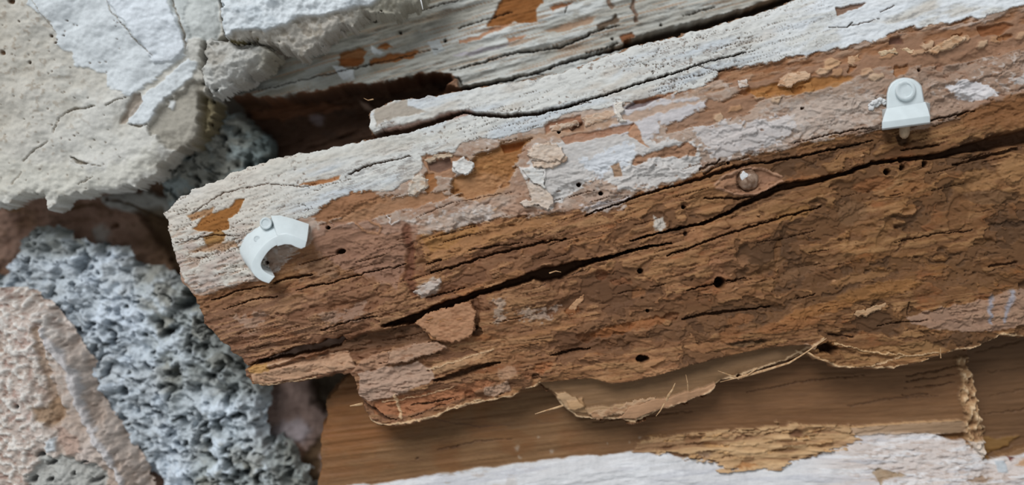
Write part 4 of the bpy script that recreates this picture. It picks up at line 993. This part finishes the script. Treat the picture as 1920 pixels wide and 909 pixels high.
# plaster lump and the ledge right of it
f = Field((360, 50, 540, 200), 1.8, -18, (180, 178, 172))
U, V = f.U, f.V
n1 = fbm(U / 26, V / 22, 4, 911); n2 = fbm(U / 9, V / 8, 4, 915)
f.H += 9 * n1 + 4 * n2 + 16 * np.exp(-(((U - 430) / 45) ** 2 + ((V - 115) / 34) ** 2))
f.tint(smooth(0, .6, n1), (196, 196, 192), .7); f.tint(smooth(0, -.6, n1), (150, 144, 134), .6)
f.tint(smooth(470, 510, U), (150, 140, 118), .5)
d = sdf(U + fbm(U / 14, V / 14, 4, 921) * 8, V + fbm(U / 14, V / 14, 4, 925) * 8, [(378,84),(400,74),(424,74),(446,84),(470,82),(500,92),(514,104),(496,116),(480,134),(456,152),(436,156),(420,166),(408,178),(394,166),(380,148),(374,128),(384,110)])
f.outline(d, 60, 6, 8, 12, 16)
o = f.mesh('plaster_lump', M_stone); tag(o, 'rounded grey plaster lump wedged at the left end of the upper timber', 'plaster')

f = Field((400, -60, 830, 150), 1.8, 5, (180, 174, 164))
U, V = f.U, f.V
n1 = fbm(U / 30, V / 20, 4, 931); n2 = fbm(U / 10, V / 12, 4, 935)
f.H += 6 * n1 + 3.5 * n2
lowedge = np.interp(U, [400,425,450,500,540,560,600,640,690,720,760], [70,68,60,62,46,30,30,22,10,0,-20])
up = smooth(4, -4, V - lowedge + 5 * n1)
f.H += 10 * up - .25 * np.maximum(0, V - lowedge)
f.tint(up, (214, 220, 224), .95); f.tint(up * smooth(0, .8, n1), (196, 204, 210), .6)
f.tint((1 - up) * smooth(0, -.6, n2), (140, 130, 116), .6); f.tint((1 - up) * smooth(640, 720, U), (150, 146, 128), .5)
f.stroke([(412,56),(420,72),(450,78),(480,72)], [3,3,3,2], 8, (110, 100, 70), 3)
d = sdf(U + fbm(U / 12, V / 12, 4, 941) * 8, V + fbm(U / 12, V / 12, 4, 945) * 8,
        [(414,-120),(416,20),(420,44),(426,66),(440,76),(470,74),(490,80),(516,78),(540,92),(562,98),(580,86),(604,74),(618,56),(632,52),(644,42),(658,46),(676,30),(700,18),(720,22),(748,20),(756,10),(776,4),(800,-20),(830,-120)])
f.outline(d, 60, 5, 7, 8, 6)
o = f.mesh('plaster_ledge', M_stone); tag(o, 'bright white plaster ledge overhanging the upper timber at the top edge', 'plaster')
strand('hanging_fibre', [(786,-10,0),(790,4,4),(793,18,4)], 2, o, M_crust).location = -o.location * 0 + Vector((0, 0, 0))

# ================================================================== PLASTIC CLIPS
def loft(name, A, B, mat, parent, bev=1.2):
    """solid between outline A (x,y,h) in front and outline B behind"""
    bm = bmesh.new(); off = parent.location
    a = [bm.verts.new(world_pt(*p) - off) for p in A]; b = [bm.verts.new(world_pt(*p) - off) for p in B]
    n = len(a)
    for i in range(n): bm.faces.new((a[i], a[(i + 1) % n], b[(i + 1) % n], b[i]))
    fa = bm.faces.new(a); fb = bm.faces.new(b[::-1])
    bmesh.ops.recalc_face_normals(bm, faces=bm.faces)
    es = [e for e in bm.edges if fa in e.link_faces or fb in e.link_faces]
    bmesh.ops.bevel(bm, geom=es, offset=bev * S, segments=3, affect='EDGES', profile=.5)
    bmesh.ops.triangulate(bm, faces=[x for x in bm.faces if len(x.verts) > 4])
    for x in bm.faces: x.smooth = True
    me = bpy.data.meshes.new(name); bm.to_mesh(me); bm.free(); me.materials.append(mat)
    o = bpy.data.objects.new(name, me); COL.objects.link(o); o.parent = parent
    md = o.modifiers.new('edges', 'EDGE_SPLIT'); md.split_angle = math.radians(38)
    return o
def spline(P, k=4):
    out = []
    n = len(P)
    for i in range(n - 1):
        p0 = np.array(P[max(i - 1, 0)], float); p1 = np.array(P[i], float); p2 = np.array(P[i + 1], float); p3 = np.array(P[min(i + 2, n - 1)], float)
        for j in range(k):
            t = j / k
            out.append(tuple(.5 * ((2 * p1) + (p2 - p0) * t + (2 * p0 - 5 * p1 + 4 * p2 - p3) * t * t + (3 * p1 - p0 - 3 * p2 + p3) * t ** 3)))
    out.append(tuple(P[-1])); return out
def disc(name, x, y, h0, h1, r0, r1, mat, parent, tilt=(0, 0), dish=0.0, seg=40):
    """short round boss; axis from (x,y,h0) to (x+tilt, h1), softly rounded rim"""
    bm = bmesh.new(); prof = [(r0, 0), (r1, .8), (r1 * .97, .93), (r1 * .9, 1.0), (r1 * .7, 1.0), (r1 * .6, 1 - dish), (r1 * .3, 1 - dish), (0.01, 1 - dish)]
    rings = []
    for r, t in prof:
        rings.append([bm.verts.new(world_pt(x + tilt[0] * t + r * math.cos(a), y + tilt[1] * t + r * math.sin(a), h0 + (h1 - h0) * t) - parent.location)
                      for a in [2 * math.pi * k / seg for k in range(seg)]])
    for A, B in zip(rings, rings[1:]):
        for k in range(seg): bm.faces.new((A[k], A[(k + 1) % seg], B[(k + 1) % seg], B[k]))
    bm.faces.new(rings[-1]); bm.faces.new(rings[0][::-1])
    bmesh.ops.recalc_face_normals(bm, faces=bm.faces)
    for x_ in bm.faces: x_.smooth = True
    me = bpy.data.meshes.new(name); bm.to_mesh(me); bm.free(); me.materials.append(mat)
    o = bpy.data.objects.new(name, me); COL.objects.link(o); o.parent = parent
    md = o.modifiers.new('edges', 'EDGE_SPLIT'); md.split_angle = math.radians(50)
    return o

# hooked clip on the left
hb = main_h(520, 460)
c1 = thing('cable_clip', 515, 528, hb, 'white plastic hook-shaped cable clip with no cable, near the left tip of the timber', 'cable clip', None)
Z = lambda x, y: (420 + x / 4.785, 370 + y / 4.785)
outer = spline([Z(405,772), Z(330,745), Z(268,692), Z(243,625), Z(262,560), Z(305,490), Z(365,420), Z(440,362), Z(520,335), Z(590,345)], 4)
inner = spline([Z(600,420), Z(545,420), Z(470,432), Z(405,478), Z(355,545), Z(332,600), Z(350,650), Z(400,688), Z(457,712)], 4)
o_b = spline([Z(300,708), Z(235,650), Z(175,570), Z(132,490), Z(128,425), Z(160,350), Z(215,290), Z(300,235), Z(400,195), Z(500,200)], 4)
i_b = spline([Z(520,300), Z(470,290), Z(400,300), Z(330,350), Z(280,420), Z(262,490), Z(290,560), Z(350,600), Z(420,640)], 4)
front = [(x, y, hb + 40) for x, y in outer + inner]
back = [(x, y, hb - 6) for x, y in o_b + i_b]
loft('hook', front, back, M_plastic, c1, 1.0)
fr = [Z(478,335), Z(560,322), Z(640,345), Z(742,395), Z(728,448), Z(690,463), Z(640,445), Z(600,425), Z(545,422), Z(480,440)]
br = [Z(420,160), Z(500,158), Z(610,185), Z(762,235), Z(766,300), Z(755,340), Z(700,340), Z(600,330), Z(540,330), Z(440,330)]
loft('foot', [(x, y, hb + 40.5) for x, y in fr], [(x, y, hb + 3) for x, y in br], M_plastic, c1, 1.2)
disc('nail_boss', 500, 421, hb - 4, hb + 27, 13, 11.5, M_plastic, c1, (-2, -3), .05)
disc('moulded_ring', 483, 450, hb + 2, hb + 24, 7.5, 6, M_plastic, c1, (-2, -3), .04)

# hooded clip on the right with its steel pin
hb = main_h(1698, 200)
c2 = thing('cable_clip', 1698, 262, hb, 'white plastic cable clip with round boss and steel pin, at the upper right', 'cable clip', None)
Q = lambda x, y: (1580 + x / 5.346, 120 + y / 5.346)
hood = [Q(450,640), Q(440,520), Q(446,300), Q(462,240)] + spline([Q(490,195), Q(540,160), Q(610,142), Q(690,152), Q(750,185), Q(785,225)], 3) + [Q(800,300), Q(815,395), Q(830,560)]
loft('hood', [(x, y, hb + 30) for x, y in hood], [(1697 + (x - 1697) * 1.05, 200 + (y - 200) * 1.03, hb - 8) for x, y in hood], M_plastic, c2, 2.2)
def prism(name, sec, L, R, parent):
    """bar whose cross-section sec [(y, h)] runs from L to R, (x, dy) at each end"""
    A = [(L[0] + (s[2] if len(s) > 2 else 0), s[0] + L[1], s[1]) for s in sec]; B = [(R[0] - (s[2] if len(s) > 2 else 0), s[0] + R[1], s[1]) for s in sec]
    return loft(name, A, B, M_plastic, parent, .8)
sec = [(200, hb + 30, 9), (213, hb + 38, 4), (226, hb + 47), (238, hb + 45), (241, hb + 36), (238, hb - 6), (202, hb - 6)]
prism('cable_saddle', sec, (1653.5, 3), (1744, -9), c2)
disc('nail_boss', 1698, 172, hb + 20, hb + 38, 21, 19.5, M_plastic, c2, (0, -3), .12)
# pin
bm = bmesh.new()
path = [(1696, 215, hb + 14), (1696, 238, hb + 16), (1695.6, 250, hb + 16), (1695.2, 256, hb + 16), (1695, 260, hb + 16)]
rads = [10.5, 10.5, 10, 8, 3]
rings = []
for (x, y, h), r in zip(path, rads):
    rings.append([bm.verts.new(world_pt(x + r * math.cos(a), y, h + r * math.sin(a)) - c2.location) for a in [2 * math.pi * k / 24 for k in range(24)]])
for A, B in zip(rings, rings[1:]):
    for k in range(24): bm.faces.new((A[k], A[(k + 1) % 24], B[(k + 1) % 24], B[k]))
bm.faces.new(rings[0]); bm.faces.new(rings[-1][::-1]); bmesh.ops.recalc_face_normals(bm, faces=bm.faces)
for x_ in bm.faces: x_.smooth = True
me = bpy.data.meshes.new('pin'); bm.to_mesh(me); bm.free(); me.materials.append(M_pin)
o = bpy.data.objects.new('pin', me); COL.objects.link(o); o.parent = c2; o['label'] = 'dull tan steel pin end'
# plaster crumb stuck beside the clip
rs = np.random.RandomState(3)
cb = thing('plaster_crumb', 1640, 200, hb, 'small white crumbly plaster smear left of the right-hand clip', 'plaster')
bm = bmesh.new()
for i in range(44):
    t = (i % 26) / 25
    x = 1632 + 30 * t + rs.uniform(-3, 3); y = 201 - 14 * math.sin(t * 2.2) + rs.uniform(-4, 4) + 4 * t; r = rs.uniform(2.5, 6)
    v0 = bmesh.ops.create_icosphere(bm, subdivisions=2, radius=1)['verts']
    off = world_pt(x, y, main_h(x, y) + 1) - cb.location
    for v in v0:
        k = 1 + .2 * math.sin(7 * v.co.x + i) * math.cos(6 * v.co.z + 2 * i)
        v.co = Vector((v.co.x * r, v.co.y * r * .7, v.co.z * r * .8)) * k * S + off
me = bpy.data.meshes.new('crumb_mass'); bm.to_mesh(me); bm.free(); me.materials.append(M_crust)
for p in me.polygons: p.use_smooth = True
o = bpy.data.objects.new('crumb_mass', me); COL.objects.link(o); o.parent = cb
